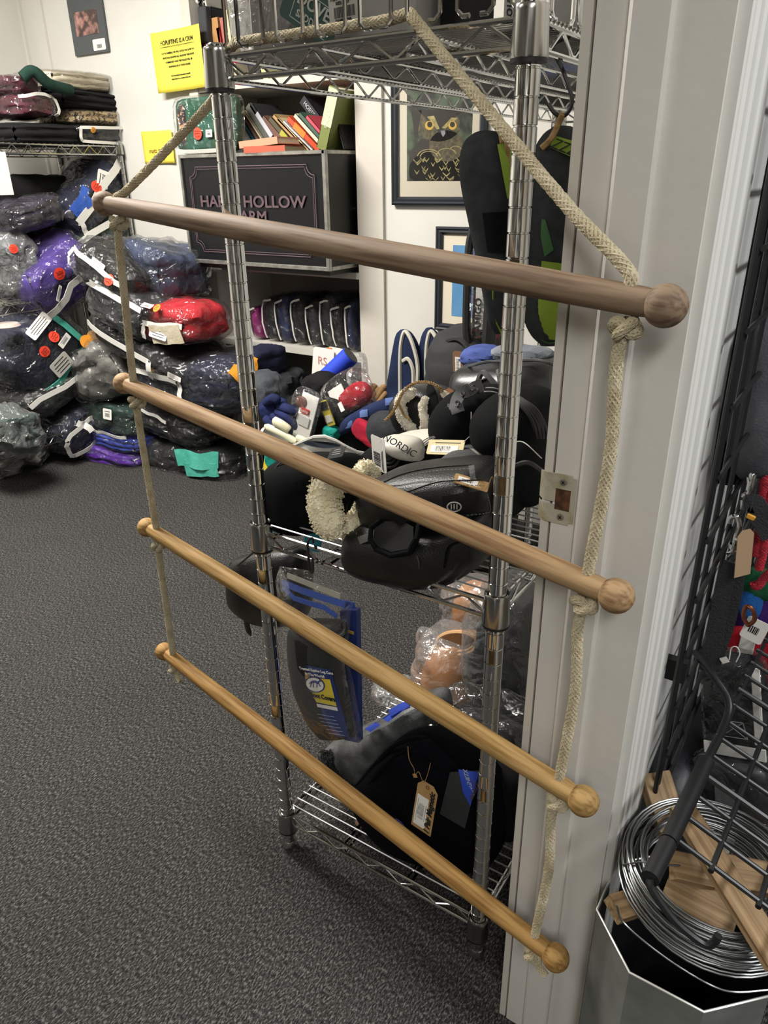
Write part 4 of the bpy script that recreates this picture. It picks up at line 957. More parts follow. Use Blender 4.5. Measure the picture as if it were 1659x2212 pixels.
NAVN = mat('navy_black_neoprene', '0d0e13', .9, col2='0a0b0f', nscale=90, spec=.05, bump=.4, bscale=800)
GREYL = mat('scuffed_grey_leather', '606161', .42, col2='343536', nscale=26, contrast=(.38, .66), bump=.4, bscale=300)
THR = mat('grey_thread', '7b7b78', .8); THB = mat('dark_thread', '3a3a3a', .8)
FLE = mat('cream_fleece', 'f2e9cc', .95, col2='e2d6b2', nscale=60, bump=1.0, bscale=170, sheen=.3); FLW = mat('white_fleece', 'ebe5d8', .95, col2='d8d0c0', nscale=60, bump=1.0, bscale=170)
TWINE = mat('jute_twine', 'a98a5c', .9, col2='8a6c43', nscale=120, bump=.8, bscale=600)
def fleece(name, root, path, r, m, flat=1.0, amp=.28, n=14, label=None):
    P = resample(spline(path, 8), r * .22); mb = MB(); mb.tube(P, [r * (.55 + .45 * min(1, min(i, len(P) - 1 - i) / 4)) for i in range(len(P))], n, flat=flat)
    v = [];
    for q in mb.v:
        q = Vector(q); v.append(q + Vector(noise.noise_vector(q * 130)) * r * amp + Vector(noise.noise_vector(q * 380)) * r * amp * .6)
    mb.v = [tuple(x) for x in v]
    fr_ = random.Random(len(v)); base = list(mb.v); k = min(.0021, r * .11)
    oct_ = [(1, 0, 0), (-1, 0, 0), (0, 1, 0), (0, -1, 0), (0, 0, 1), (0, 0, -1)]; of_ = [(0, 2, 4), (2, 1, 4), (1, 3, 4), (3, 0, 4), (2, 0, 5), (1, 2, 5), (3, 1, 5), (0, 3, 5)]
    for q in base:
        for _ in range(5):
            c = Vector(q) + Vector((fr_.uniform(-1, 1), fr_.uniform(-1, 1), fr_.uniform(-1, 1))) * k * 1.6; R_ = Rz(fr_.uniform(0, 90)) @ Rx(fr_.uniform(0, 90)); g_ = k * fr_.uniform(.6, 1.15)
            mb.add([c + R_ @ Vector(o_) * g_ for o_ in oct_], of_)
    return mb.build(name, m, root, label=label)
# ------------------------------------------------------------------ on the middle shelf
# rolled fleece-lined boot at the left
YS[0] = -.03
root, L = lofted('fleece_lined_boot', 'black neoprene boot rolled up with cream fleece lining at the left of the middle shelf', 'boot', 'x',
    [(574, 1050, 1062, .90, .015), (579, 1022, 1105, .90, .03), (596, 998, 1128, .90, .045), (625, 986, 1142, .90, .052), (660, 982, 1150, .90, .055), (700, 982, 1140, .905, .055), (740, 985, 1120, .92, .055), (775, 1000, 1095, .94, .045), (790, 1020, 1070, .94, .02)], NEO, pw=2.8)
seam(L, root, [(575, 1060), (600, 1005), (640, 990), (690, 986)], THB, .0012)
mb = MB(); L.patch([(668, 1018), (673, 1018), (676, 1038), (670, 1038)], mb); mb.build('pull_tab', BLACKRUB, root)
fleece('fleece_lining', root, [at(722, 1040, Y=.84), at(704, 1056, Y=.82), at(700, 1095, Y=.81), at(712, 1130, Y=.808), at(726, 1152, Y=.815)], .0225, FLE, flat=1.0, amp=.16, n=20, label='cream fleece lining rolled outwards')
fleece('fleece_lining', root, [at(738, 1150, Y=.835), at(762, 1138, Y=.845), at(784, 1112, Y=.86), at(800, 1080, Y=.88)], .0175, FLE, amp=.16, n=18, label='cream fleece lining rolled outwards')
fleece('fleece_lining', root, [at(742, 1044, Y=.85), at(758, 1056, Y=.86)], .012, FLE, amp=.16, label='cream fleece lining rolled outwards')
fleece('fleece_lining', root, [at(765, 1040, Y=.88), at(790, 1010, Y=.91), at(812, 1032, Y=.93)], .012, FLE, amp=.16, label='cream fleece lining rolled outwards')
mb = MB(); mb.strip([at(760, 1055, Y=.855), at(740, 1085, Y=.84), at(738, 1105, Y=.845)], .018, .004, (0, -1, .2)); mb.build('strap', NEO, root)
cw = at(727, 978, Y=.885); s = mpp(cw)
cardtag('woven_label', cw, (1, 0, .35), (.15, .6, 1), 44 * s, 24 * s, root, mats=[mat('black_woven_label', '2a2b2c', .8), mat('silver_print', '9a9b98', .6)], bars=paperlines(-13 * s, 13 * s, 7 * s, 5 * s, 3, 1.4 * s), label='woven label with silver lettering')
# pair of black leather boots at the front
YS[0] = -.035
root, L = lofted('leather_horse_boot', 'black leather horse boot with stitched straps and a small oval badge, upper of the pair', 'boot', 'x',
    [(790, 1072, 1084, .905, .01), (796, 1052, 1104, .905, .035), (815, 1032, 1130, .905, .055), (850, 1016, 1146, .905, .07), (900, 1006, 1150, .905, .075), (950, 1001, 1140, .905, .075), (1000, 998, 1126, .91, .075), (1040, 1000, 1116, .91, .065), (1060, 1010, 1106, .91, .045), (1068, 1030, 1090, .91, .015)], LEA, pw=3.0)
for pts in ([(812, 1050), (870, 1024), (940, 1010), (1022, 1004)], [(880, 1062), (950, 1040), (1010, 1038), (1056, 1036)]): seam(L, root, pts, LEA, .0013)
for pts in ([(830, 1046), (880, 1028), (940, 1017), (1020, 1012)], [(862, 1078), (920, 1056), (1000, 1048), (1052, 1050)], [(900, 1112), (960, 1112), (1010, 1113), (1050, 1108), (1060, 1100), (1052, 1062)]): stitch(L, root, pts, THR)
mb = MB(); L.patch([(955, 1072), (1052, 1058), (1058, 1104), (960, 1116)], mb, .0025); mb.build('strap_panel', LEA, root)
mb = MB(); mb.tube([L.on(x, y, .0045) for x, y in ell(981, 1095, 15, 10, 24)], .0010, 6, closed=True)
for dx in (-6, 0, 6): mb.tube([L.on(981 + dx, 1090, .0045), L.on(981 + dx, 1100, .0045)], .0009, 5)
mb.build('oval_badge', mat('silver_badge', 'b8b8b6', .4), root, label='oval badge ring with three short bars')
mb = MB(); L.patch([(1012, 1006), (1024, 1004), (1028, 1034), (1016, 1036)], mb, .002); mb.build('strap_end', GREYL, root)
mb = MB(); L.patch([(798, 1070), (812, 1064), (846, 1092), (836, 1100)], mb, .002); mb.build('grey_patch', GREYL, root, label='scuffed grey toe patch')
ct = at(1018, 1042, Y=.845); s = mpp(ct); cardtag('paper_tag', ct, (1, .1, -.12), (-.25, .9, .28), 80 * s, 32 * s, root, mats=[KRAFT, CARD, INK], bars=[(-8 * s, 0, 46 * s, 18 * s, 1)] + [(x - 8 * s, y, w, h, 2) for x, y, w, h, m_ in barcode(0, 0, 26 * s, 9 * s, 9)], label='kraft paper tag with a white barcode label')
mb = MB(); mb.tube(spline([at(1056, 1046, Y=.842), at(1064, 1030, Y=.85), at(1068, 1060, Y=.86)], 6), .0006, 5); mb.build('tag_string', TWINE, root)
root, L = lofted('leather_horse_boot', 'black leather horse boot with an open padded mouth, lower of the pair', 'boot', 'x',
    [(757, 1172, 1182, .865, .01), (762, 1150, 1200, .865, .03), (780, 1128, 1222, .865, .05), (815, 1118, 1238, .87, .06), (870, 1122, 1248, .87, .065), (930, 1130, 1256, .87, .065), (980, 1125, 1252, .875, .06), (1020, 1112, 1232, .88, .055), (1050, 1105, 1208, .885, .045), (1062, 1125, 1180, .89, .012)], LEA, pw=2.8)
mb = MB(); mb.tube([L.on(x, y, .003) for x, y in [(802, 1140), (800, 1165), (812, 1186), (845, 1200), (885, 1192), (900, 1165), (905, 1135), (925, 1122), (880, 1118), (830, 1120)]], .0042, 8, closed=True); mb.build('padded_rim', NEO, root)
mb = MB(); P_ = [L.on(x, y, .0022) for x, y in [(808, 1142), (806, 1163), (818, 1181), (846, 1192), (880, 1186), (893, 1162), (893, 1138), (870, 1126), (832, 1126)]]; cc = sum(P_, Vector()) / len(P_) + Vector((0, .012, 0)); mb.add(P_ + [cc], [(i, (i + 1) % len(P_), len(P_)) for i in range(len(P_))]); mb.build('inner_lining', mat('boot_inside', '101010', .95, bump=.6, bscale=700), root)
mb = MB(); L.patch([(772, 1160), (800, 1150), (802, 1166), (778, 1176)], mb, .002); mb.build('grey_patch', mat('shiny_grey_patch', '6e6e6c', .3), root, label='shiny grey toe patch')
seam(L, root, [(765, 1190), (800, 1225), (850, 1238)], THB); seam(L, root, [(900, 1200), (905, 1220), (902, 1250)], THB); seam(L, root, [(960, 1225), (970, 1180), (1010, 1165), (1050, 1150)], NEO, .002)
stitch(L, root, [(770, 1150), (770, 1185), (800, 1215)], THR)
# black roll behind, with a white swing tag
YS[0] = 0.0
root, L = lofted('rolled_boot', 'black rolled horse boot with a spiral end behind the cream fleece', 'boot', 'x', [(800, 978, 988, 1.07, .02), (808, 962, 1010, 1.07, .05), (830, 957, 1018, 1.07, .06), (870, 960, 1015, 1.08, .06), (900, 968, 1005, 1.09, .05), (910, 978, 992, 1.09, .01)], NEO)
mb = MB(); P_ = []
for k in range(50):
    a = k / 50 * 6.5 * math.pi * .9; r = 30 - k * .5; P_.append(at(838 + r * math.cos(a) * .9, 982 + r * math.sin(a), Y=1.004))
mb.tube(P_, .0022, 6); mb.build('spiral_edge', BLACKRUB, root)
ct = at(818, 981, Y=.97); s = mpp(ct); cardtag('swing_tag', ct, (.95, -.2, -.1), (-.1, .05, 1), 42 * s, 76 * s, root, bars=barcode(-6 * s, -12 * s, 30 * s, 20 * s, 11, vert=True) + [(12 * s, -12 * s, 1.5 * s, 46 * s, 1), (9 * s, -12 * s, 1.0 * s, 40 * s, 1)], label='white swing tag with a barcode')
mb = MB(); mb.tube(spline([at(820, 955, Y=.968), at(830, 950, Y=.98), at(845, 965, Y=1.0)], 5), .0004, 4); mb.build('tag_string', ZIPW, root)
root, L = lofted('bell_boot', 'white bell boot printed with dark lettering behind the black roll', 'boot', 'x', [(822, 948, 956, 1.03, .02), (840, 943, 966, 1.02, .03), (870, 945, 984, 1.02, .035), (895, 952, 992, 1.02, .03), (910, 970, 994, 1.02, .015)], mat('white_rubber', 'c9c5b9', .45))
P_ = L.on(862, 962, .003); text('lettering', 'NORDIC', P_, (1, 0, -.35), (.1, .3, 1), .017, INK, root, shear=.2)
root, L = lofted('bell_boot', 'white bell boot lying flat beyond the printed one on the middle shelf', 'boot', 'x', [(845, 944, 952, 1.10, .02), (870, 938, 966, 1.10, .05), (910, 935, 976, 1.10, .06), (945, 934, 972, 1.10, .05), (975, 945, 962, 1.10, .02)], mat('white_rubber', 'c9c5b9', .45))
for d in (0, 7, 14): seam(L, root, [(905 + d, 960), (925 + d, 946), (958, 940 + d * .5)], THR, .0009)
root, L = lofted('rolled_boot', 'black padded roll with white edging under the cream paper tag', 'boot', 'x', [(912, 985, 990, 1.06, .02), (922, 962, 1000, 1.06, .03), (950, 946, 1004, 1.07, .04), (985, 950, 1006, 1.07, .04), (1000, 967, 1000, 1.07, .03), (1006, 980, 990, 1.07, .01)], NEO)
seam(L, root, [(930, 960), (945, 945), (975, 944), (990, 960)], ZIPW, .0012); seam(L, root, [(925, 975), (940, 955), (965, 948)], THR, .0014)
ct = at(962, 966, Y=1.02); s = mpp(ct); cardtag('paper_tag', ct, (1, -.05, .17), (-.1, .6, .8), 92 * s, 34 * s, root, mats=[mat('cream_tag', 'd9c99c', .7), CARD, INK], bars=[(-2 * s, -4 * s, 70 * s, 16 * s, 1)] + [(x - 4 * s, y - 4 * s, w, h, 2) for x, y, w, h, m_ in barcode(0, 0, 40 * s, 12 * s, 14)] + [(4 * s, 10 * s, 64 * s, 1.4 * s, 2)], label='cream paper tag with a barcode')
mb = MB(); mb.tube(spline([at(1002, 955, Y=1.018), at(1012, 945, Y=1.04), at(1028, 932, Y=1.08)], 5), .0007, 5); mb.build('tag_string', ZIPW, root)
root, L = lofted('rolled_boot', 'dark grey domed boot with a clear edged card, right of the cream paper tag', 'boot', 'x', [(962, 1000, 1004, 1.02, .02), (970, 978, 1012, 1.02, .05), (1000, 966, 1016, 1.03, .07), (1040, 966, 1014, 1.04, .07), (1070, 975, 1008, 1.05, .05), (1082, 988, 998, 1.05, .01)], mat('dark_grey_neoprene', '3a3b3a', .8, bump=.3, bscale=500))
mb = MB(); L.patch([(1014, 956 + 12), (1026, 962 + 8), (1060, 990), (1040, 988)], mb, .004); mb.build('clear_card', mat('grey_card', '868780', .35), root, label='grey clear edged card')
# fleece boot tied with twine
root, L = lofted('fleece_boot', 'black boot with white fleece edges tied up with jute twine', 'boot', 'x', [(858, 860, 880, 1.24, .02), (868, 848, 900, 1.24, .05), (885, 835, 935, 1.24, .06), (915, 830, 942, 1.24, .06), (945, 838, 940, 1.24, .06), (968, 850, 935, 1.25, .05), (976, 870, 915, 1.25, .01)], LEA)
fleece('fleece_edge', root, [at(895, 846, Y=1.185), at(872, 856, Y=1.18), at(864, 875, Y=1.178), at(874, 905, Y=1.178), at(896, 932, Y=1.18)], .0105, FLW, label='white fleece edge')
fleece('fleece_edge', root, [at(922, 858, Y=1.18), at(912, 880, Y=1.175), at(918, 910, Y=1.175), at(914, 934, Y=1.18)], .0075, FLW, label='white fleece edge')
fleece('fleece_edge', root, [at(955, 848, Y=1.19), at(972, 862, Y=1.19), at(985, 868, Y=1.2)], .006, FLW, label='white fleece edge')
mb = MB(); mb.strip(L.line([(925, 832), (935, 860), (938, 900), (940, 935)], .002), .020, .003, (0, -1, .1)); mb.build('strap', NEO, root)
mb = MB(); braid(mb, spline([at(957, 856, Y=1.2), at(950, 838, Y=1.18), at(925, 826, Y=1.18), at(895, 828, Y=1.18), at(872, 845, Y=1.17), at(858, 872, Y=1.16), at(845, 895, Y=1.16), at(832, 908, Y=1.16)], 8), .0030, pitch=.016, strands=6, step=.002); mb.build('twine', TWINE, root)
mb = MB(); mb.tube(spline([at(860, 868, Y=1.16), at(872, 895, Y=1.165), at(885, 905, Y=1.165)], 5), .0022, 6); mb.build('twine', TWINE, root)
ct = at(967, 846, Y=1.22); mb = MB(); mb.strip([at(960, 850, Y=1.2), at(976, 842, Y=1.22)], .014, .001, (0, -1, .4)); mb.build('leather_scrap', mat('tan_leather', '7a5236', .6), root)
# strap boots
root, L = lofted('hoof_boot', 'black hoof boot with grey slotted rubber straps and white striped bands on the middle shelf', 'boot', 'x', [(952, 900, 915, 1.13, .02), (960, 870, 945, 1.13, .06), (985, 842, 970, 1.13, .08), (1020, 836, 980, 1.13, .09), (1060, 838, 975, 1.14, .09), (1085, 850, 955, 1.15, .07), (1095, 880, 930, 1.15, .02)], NEO)
SLG = mat('grey_rubber_strap', '4a4b4c', .4); WST = mat('white_stripe', 'c8c8c4', .5)
mb = MB(); mb.strip(L.line([(990, 892), (986, 872), (996, 852), (1016, 842), (1042, 832)], .006, 8), .022, .005, (0, -1, .2)); mb.build('rubber_strap', SLG, root, label='grey slotted rubber strap')
mb = MB()
for (x, y) in ((988, 872), (1000, 850), (1022, 838)): mb.tube([L.on(x + 4 * math.cos(k * .785), y + 6 * math.sin(k * .785), .0095) for k in range(8)], .0016, 5, closed=True)
mb.build('strap_slots', BLACKRUB, root)
mb = MB(); mb.strip(L.line([(968, 884), (970, 880), (972, 892), (974, 898)], .005), .012, .003, (0, -1, 0)); mb.build('strap_buckle', SLG, root)
for pts in ([(968, 898), (972, 925), (984, 952)], [(978, 898), (984, 925), (1000, 955)], [(1048, 838), (1065, 838), (1080, 842)], [(1018, 890), (1020, 915), (1040, 938)], [(1046, 846), (1062, 846), (1080, 850)]): seam(L, root, pts, WST, .0010, .005, 'white_stripe')
root, L = lofted('hoof_boot', 'black ribbed hoof boot behind the right shelf post', 'boot', 'x', [(1040, 900, 915, 1.05, .02), (1050, 870, 950, 1.05, .06), (1080, 845, 970, 1.05, .09), (1120, 840, 975, 1.04, .10), (1160, 855, 970, 1.03, .09), (1180, 880, 950, 1.02, .06), (1188, 900, 930, 1.02, .02)], NEO)
for d in range(4): seam(L, root, [(1082 + d * 14, 850 + d * 4), (1120 + d * 12, 868 + d * 6), (1150 + d * 9, 905 + d * 6), (1160 + d * 6, 945)], BLACKRUB, .004, .002, 'rib')
root, L = lofted('hoof_boot', 'black curved boot shell lying behind the leather pair, right of the post', 'boot', 'x', [(1085, 965, 980, .96, .02), (1095, 945, 1030, .96, .05), (1120, 940, 1070, .96, .06), (1150, 950, 1085, .96, .06), (1175, 975, 1080, .97, .05), (1185, 1010, 1050, .97, .01)], NEO)
seam(L, root, [(1100, 960), (1130, 955), (1170, 990)], ZIPW, .0008); seam(L, root, [(1105, 1010), (1140, 1000), (1172, 1020)], BLACKRUB, .004)
root, L = lofted('boot_wrap', 'black wrap with hook tape, lying on the right edge of the middle shelf', 'wrap', 'x', [(1075, 1055, 1062, .92, .01), (1085, 1030, 1085, .92, .03), (1105, 1020, 1110, .92, .04), (1125, 1030, 1105, .92, .04), (1132, 1055, 1080, .92, .01)], NEO)
# open black tote bag of wraps at the far right
root, L = lofted('tote_bag', 'open black bag holding grey and blue cloth, far back on the middle shelf', 'bag', 'x', [(1000, 810, 830, 1.40, .03), (1006, 790, 872, 1.40, .08), (1030, 776, 890, 1.40, .11), (1080, 772, 900, 1.40, .12), (1130, 768, 905, 1.40, .12), (1180, 768, 905, 1.40, .12), (1215, 785, 890, 1.40, .08), (1222, 820, 850, 1.4, .02)], mat('glossy_black_nylon', '1b1c1e', .35, bump=.5, bscale=40), lump=.006)
seam(L, root, [(1010, 792), (1050, 782), (1100, 780), (1160, 778), (1205, 790)], SLG, .003, .001, 'binding')
seam(L, root, [(1030, 830), (1045, 805), (1080, 840), (1078, 800)], SLG, .006, .002, 'webbing_strap')
c = at(1055, 772, Y=1.42); mb = MB(); surf_mesh(mb, P_shape(.12, .10, .045, 8, 2.4, .15), 10, lambda p: c + p); tag(mb.build('blue_cloth', fabric('dusty_blue_cloth', '4a5a9a', '38477e')), 'dusty blue cloth bundle sticking out of the open black bag', 'cloth')
c = at(1128, 765, Y=1.40); mb = MB(); surf_mesh(mb, P_shape(.12, .10, .03, 5, 2.8, .2), 8, lambda p: c + p); tag(mb.build('grey_cloth', fabric('pale_grey_cloth', '7d828a', '62676f')), 'grey folded cloth on top of the open black bag', 'cloth')
# ------------------------------------------------------------------ boots hung on twine below the top shelf
GREEN = mat('lime_green_lining', '7f9a2b', .7, bump=.3, bscale=300); DKG = mat('dark_green_patch', '2c5a2a', .6)
HNG = mat('hazed_black_fabric', '34373a', .85, col2='2a2d2f', nscale=80, spec=.25, bump=.4, bscale=700)  # black boot fabric, greyed so haze and lost light are in the colour
YH = .93
root, L = lofted('hanging_boot', 'black boot with lime green piping hanging left of the right shelf post', 'boot', 'y', [(282, 1050, 1062, YH, .01), (288, 1030, 1092, YH, .02), (310, 1010, 1112, YH, .03), (350, 1002, 1122, YH, .035), (400, 1005, 1126, YH, .035), (460, 1018, 1122, YH, .035), (520, 1030, 1116, YH, .032), (580, 1042, 1108, YH, .03), (640, 1052, 1102, YH, .025), (690, 1060, 1100, YH, .02), (720, 1070, 1096, YH, .008)], HNG)
seam(L, root, [(1013, 335), (1008, 370), (1014, 420), (1024, 460)], GREEN, .0014, .0008, 'lime_piping')
mb = MB(); L.patch([(1074, 312), (1104, 305), (1108, 420), (1096, 430)], mb, .002); mb.build('lime_lining', GREEN, root)
seam(L, root, [(1064, 610), (1068, 680), (1085, 725)], GREEN, .0012, .0008, 'lime_piping')
mb = MB(); L.patch([(1014, 462), (1114, 455), (1108, 545), (1038, 545)], mb, .003); mb.build('cuff_strap', NEO, root)
mb = MB(); mb.tube(spline([L.on(1085, 310, .002), at(1078, 268, Y=.91), at(1092, 300, Y=.90), at(1098, 340, Y=.90), at(1112, 390, Y=.90)], 6), [.0028] * 25, 6); mb.build('twine', TWINE, root)
root, L = lofted('hanging_boot', 'black boot with a lime green sole, hanging right of the shelf post', 'boot', 'y', [(272, 1205, 1230, YH, .012), (290, 1180, 1262, YH, .025), (330, 1160, 1275, YH, .035), (400, 1148, 1276, YH, .035), (480, 1142, 1268, YH, .035), (560, 1138, 1258, YH, .033), (620, 1136, 1250, YH, .03), (680, 1136, 1238, YH, .028), (720, 1150, 1224, YH, .02), (746, 1172, 1205, YH, .008)], HNG)
mb = MB(); L.patch([(1142, 632), (1216, 652), (1200, 735), (1168, 730)], mb, .002); L.patch([(1140, 560), (1222, 570), (1216, 655), (1140, 640)], mb, .002); mb.build('lime_sole', GREEN, root)
seam(L, root, [(1142, 645), (1150, 695), (1172, 735), (1200, 738), (1218, 710)], DKG, .001, .003)
mb = MB(); L.patch([(1196, 292), (1250, 308), (1248, 345), (1186, 318)], mb, .003); mb.build('green_patch', GREEN, root, label='lime green patch with dark lettering')
P_ = L.on(1216, 318, .0045); text('lettering', 'ZZZ', P_, (1, 0, -.35), (.2, 0, 1), .016, INK, root, shear=.4)
mb = MB(); L.patch([(1160, 470), (1178, 475), (1196, 540), (1176, 555)], mb, .003); mb.build('dark_patch', DKG, root, label='dark green strip with black lettering')
# black hook and twine
HKY = .905; mb = MB(); hk = [at(1199, 78, Y=HKY), at(1205, 62, Y=HKY), at(1225, 75, Y=HKY), at(1240, 98, Y=HKY), at(1245, 125, Y=HKY)]
mb.tube(spline([Vector((BX, HKY, 1.371)), at(1194, 100, Y=HKY), at(1215, 150, Y=HKY), at(1234, 205, Y=HKY), at(1233, 232, Y=HKY), at(1218, 250, Y=HKY), at(1200, 246, Y=HKY), at(1184, 225, Y=HKY)], 6), .0024, 8)
tag(mb.build('wire_hook', BLACKMET), 'black bent wire hook hanging from the top shelf beside the post', 'hook')
mb = MB(); mb.tube(spline([at(1215, 246, Y=HKY - .003), at(1206, 268, Y=HKY), at(1190, 300, Y=HKY - .01), at(1170, 320, Y=HKY - .012)], 6), [.0036] * 19, 6); mb.build('twine', TWINE, root)
# black framed package of plaid
c0, c1 = at(1004, 742, Y=2.02), at(1060, 498, Y=2.02); w = abs(c1.x - c0.x); h = c1.z - c0.z; cx = (c0.x + c1.x) / 2 + .01
pk_ = thing('packaged_rug', (cx, 2.02, c0.z), 'black edged clear package of red and green plaid with a white label', 'package')
mb = MB(); mb.box((cx + .01, 2.05, c0.z + h / 2), (w * 1.15, .06, h * .96), None, .015); mb.build('plaid_rug', mat('red_green_plaid', '6b2436', .85, col2='27402c', nscale=30, contrast=(.48, .52)), pk_)
mb = MB(); mb.tube(spline([Vector((cx - w * .40, 2.01, c0.z)), Vector((cx - w * .52, 2.01, c0.z + h * .2)), Vector((cx - w * .52, 2.01, c0.z + h * .8)), Vector((cx - w * .38, 2.01, c0.z + h))], 6), .013, 8); mb.tube(spline([Vector((cx + w * .55, 2.01, c0.z)), Vector((cx + w * .6, 2.01, c0.z + h * .5)), Vector((cx + w * .5, 2.01, c0.z + h))], 6), .022, 8); mb.build('black_edge', BLACKRUB, pk_)
lc = Vector((cx + .012, 2.012, c0.z + h * .38)); cardtag('label_card', lc, (1, 0, 0), (0, 0, 1), w * .62, h * .46, pk_, label='white label card')
text('lettering', 'AMIGO', lc + Vector((-w * .16, -.002, -h * .10)), (0, 0, 1), (-1, 0, 0), .030, INK, pk_, bold=.0006); text('lettering', 'Turnout Sheet', lc + Vector((w * .05, -.002, -h * .08)), (0, 0, 1), (-1, 0, 0), .020, mat('grey_print', '77777a', .6), pk_)
mb = MB(); surf_mesh(mb, P_shape(w * 1.2, .09, h * .98, 6, 6, .03), 8, lambda p: Vector((cx + .01, 2.045, c0.z + h / 2)) + p); mb.build('plastic_cover', FILM, pk_)
# duffel with a tag, and the navy saddle pads behind
root, L = lofted('duffel_bag', 'large black duffel bag with a kraft price tag behind the middle shelf', 'bag', 'y', [(702, 985, 1040, 2.12, .04), (712, 962, 1065, 2.12, .10), (735, 948, 1085, 2.12, .14), (780, 942, 1100, 2.12, .16), (840, 935, 1110, 2.12, .16), (940, 930, 1110, 2.10, .16), (1060, 940, 1110, 2.05, .15), (1200, 950, 1100, 2.0, .12)], mat('black_canvas', '232425', .8, bump=.5, bscale=60), lump=.012)
seam(L, root, [(950, 748), (985, 732), (1010, 750), (1030, 800)], BLACKRUB, .008, .002, 'flap_fold'); seam(L, root, [(955, 790), (948, 830), (940, 880)], BLACKRUB, .006, .002, 'webbing_strap')
ct = L.on(989, 784, .012); s = mpp(ct); cardtag('price_tag', ct, (1, 0, 0), (0, -.1, 1), 25 * s, 52 * s, root, mats=[mat('brown_kraft', '7c5b42', .8), CARD, INK], bars=[(0, -4 * s, 13 * s, 34 * s, 1)] + [(x, y - 4 * s, w_, h_, 2) for x, y, w_, h_, m_ in barcode(0, 0, 24 * s, 7 * s, 8, vert=True)], notch=5 * s, label='brown kraft price tag with a barcode sticker')
NAVC = fabric('navy_pad_cloth', '202d4c', '18223b')
for i, (x0, lab) in enumerate(((846, 'navy blue saddle pad with white binding, left of the two leaning on the back wall'), (902, 'navy blue saddle pad with white binding, right of the two leaning on the back wall'))):
    Yp = 2.32 + .03 * i; st = [(712 if i == 0 else 708, x0 + 20, x0 + 30, Yp, .012), (722, x0 + 12, x0 + 42, Yp, .022), (750, x0 + 6, x0 + 56, Yp, .03), (800, x0 - 2, x0 + 66, Yp, .035), (860, x0 - 10, x0 + 70, Yp, .04), (960, x0 - 16, x0 + 72, Yp - .03, .05), (1060, x0 - 14, x0 + 70, Yp - .08, .05), (1130, x0 - 12, x0 + 66, Yp - .12, .05)]
    root, L = lofted('saddle_pad', lab, 'saddle pad', 'y', st, NAVC, pw=3.2)
    for pts in ([(x0 + 18, 850), (x0 + 18, 770), (x0 + 22, 730), (x0 + 30, 716), (x0 + 44, 740), (x0 + 56, 790), (x0 + 54, 850)], [(x0 + 24, 780), (x0 + 36, 776), (x0 + 46, 800), (x0 + 46, 850)]): seam(L, root, pts, mat('white_binding', 'bdb9ad', .7), .0075, .002, 'white_binding')
# ------------------------------------------------------------------ white tub of oddments
TBY = 2.06; tc = at(700, 985, Y=TBY); tub = thing('plastic_tub', (tc.x, TBY + .02, 0), 'white plastic tub with a cut-out handle, heaped with gloves and packets', 'tub')
WPL = mat('white_tub_plastic', 'd8d6cf', .4); mb = MB(); rimL, rimM, rimR = at(585, 968, Y=TBY - .05), at(690, 978, Y=TBY - .14), at(800, 940, Y=TBY)
rz = .335; N = 40; secs_o = []
def tubr(k, kk, z, t=0):
    a = 2 * math.pi * k / N; hz = z
    lift = .075 * math.exp(-((((a - 5.15) + math.pi) % (2 * math.pi) - math.pi) / .42) ** 2) + .055 * math.exp(-((((a - 2.2) + math.pi) % (2 * math.pi) - math.pi) / .42) ** 2)
    return Vector((tc.x + (.275 - t) * kk * math.cos(a), TBY + .02 + (.19 - t) * kk * math.sin(a), z + (lift if z > rz - .02 else 0)))
for z, kk in ((.004, .78), (rz * .5, .90), (rz, 1.0), (rz + .003, 1.03), (rz + .010, 1.03)): secs_o.append([tubr(k, kk, z) for k in range(N)])
for z, kk in ((rz + .010, 1.0), (rz * .5, .88), (.010, .76)): secs_o.append([tubr(k, kk, z, .004) for k in range(N)])
mb.loft(secs_o); mb.build('tub_body', WPL, tub)
mb = MB(); P_ = []
for k in range(20):
    a = 5.15 + .26 * math.cos(2 * math.pi * k / 20); z = rz + .050 + .012 * math.sin(2 * math.pi * k / 20); P_.append(Vector((tc.x + .280 * math.cos(a), TBY + .02 + .196 * math.sin(a) - .0015, z)))
mb.add(P_, [tuple(range(20))]); mb.build('handle_slot', mat('slot_dark_cloth', '1c2430', .9), tub, smooth=False)
def blobthing(name, label, cat, px, py, Y, size, m, pw=2.6, lump=.14, rot=(0, 0, 0), part='body', seed=None, group=None, n=10):
    c = at(px, py, Y=Y); M = Rz(rot[0]) @ Rx(rot[1]) @ Ry(rot[2]); mb = MB(); surf_mesh(mb, P_shape(*size, seed if seed is not None else rnd.uniform(0, 40), pw, lump), n, lambda p: c + M @ p)
    o = mb.build(name, m); weld(o); return tag(o, label, cat, group)
blobthing('black_cloth', 'black cloth heaped in the white tub under the packets', 'cloth', 720, 925, 2.12, (.42, .24, .30), F_['black'], lump=.1)
blobthing('black_cloth', 'black felt flap beneath the blue roll', 'cloth', 700, 838, 2.14, (.17, .14, .12), F_['black'], rot=(0, 0, -15))
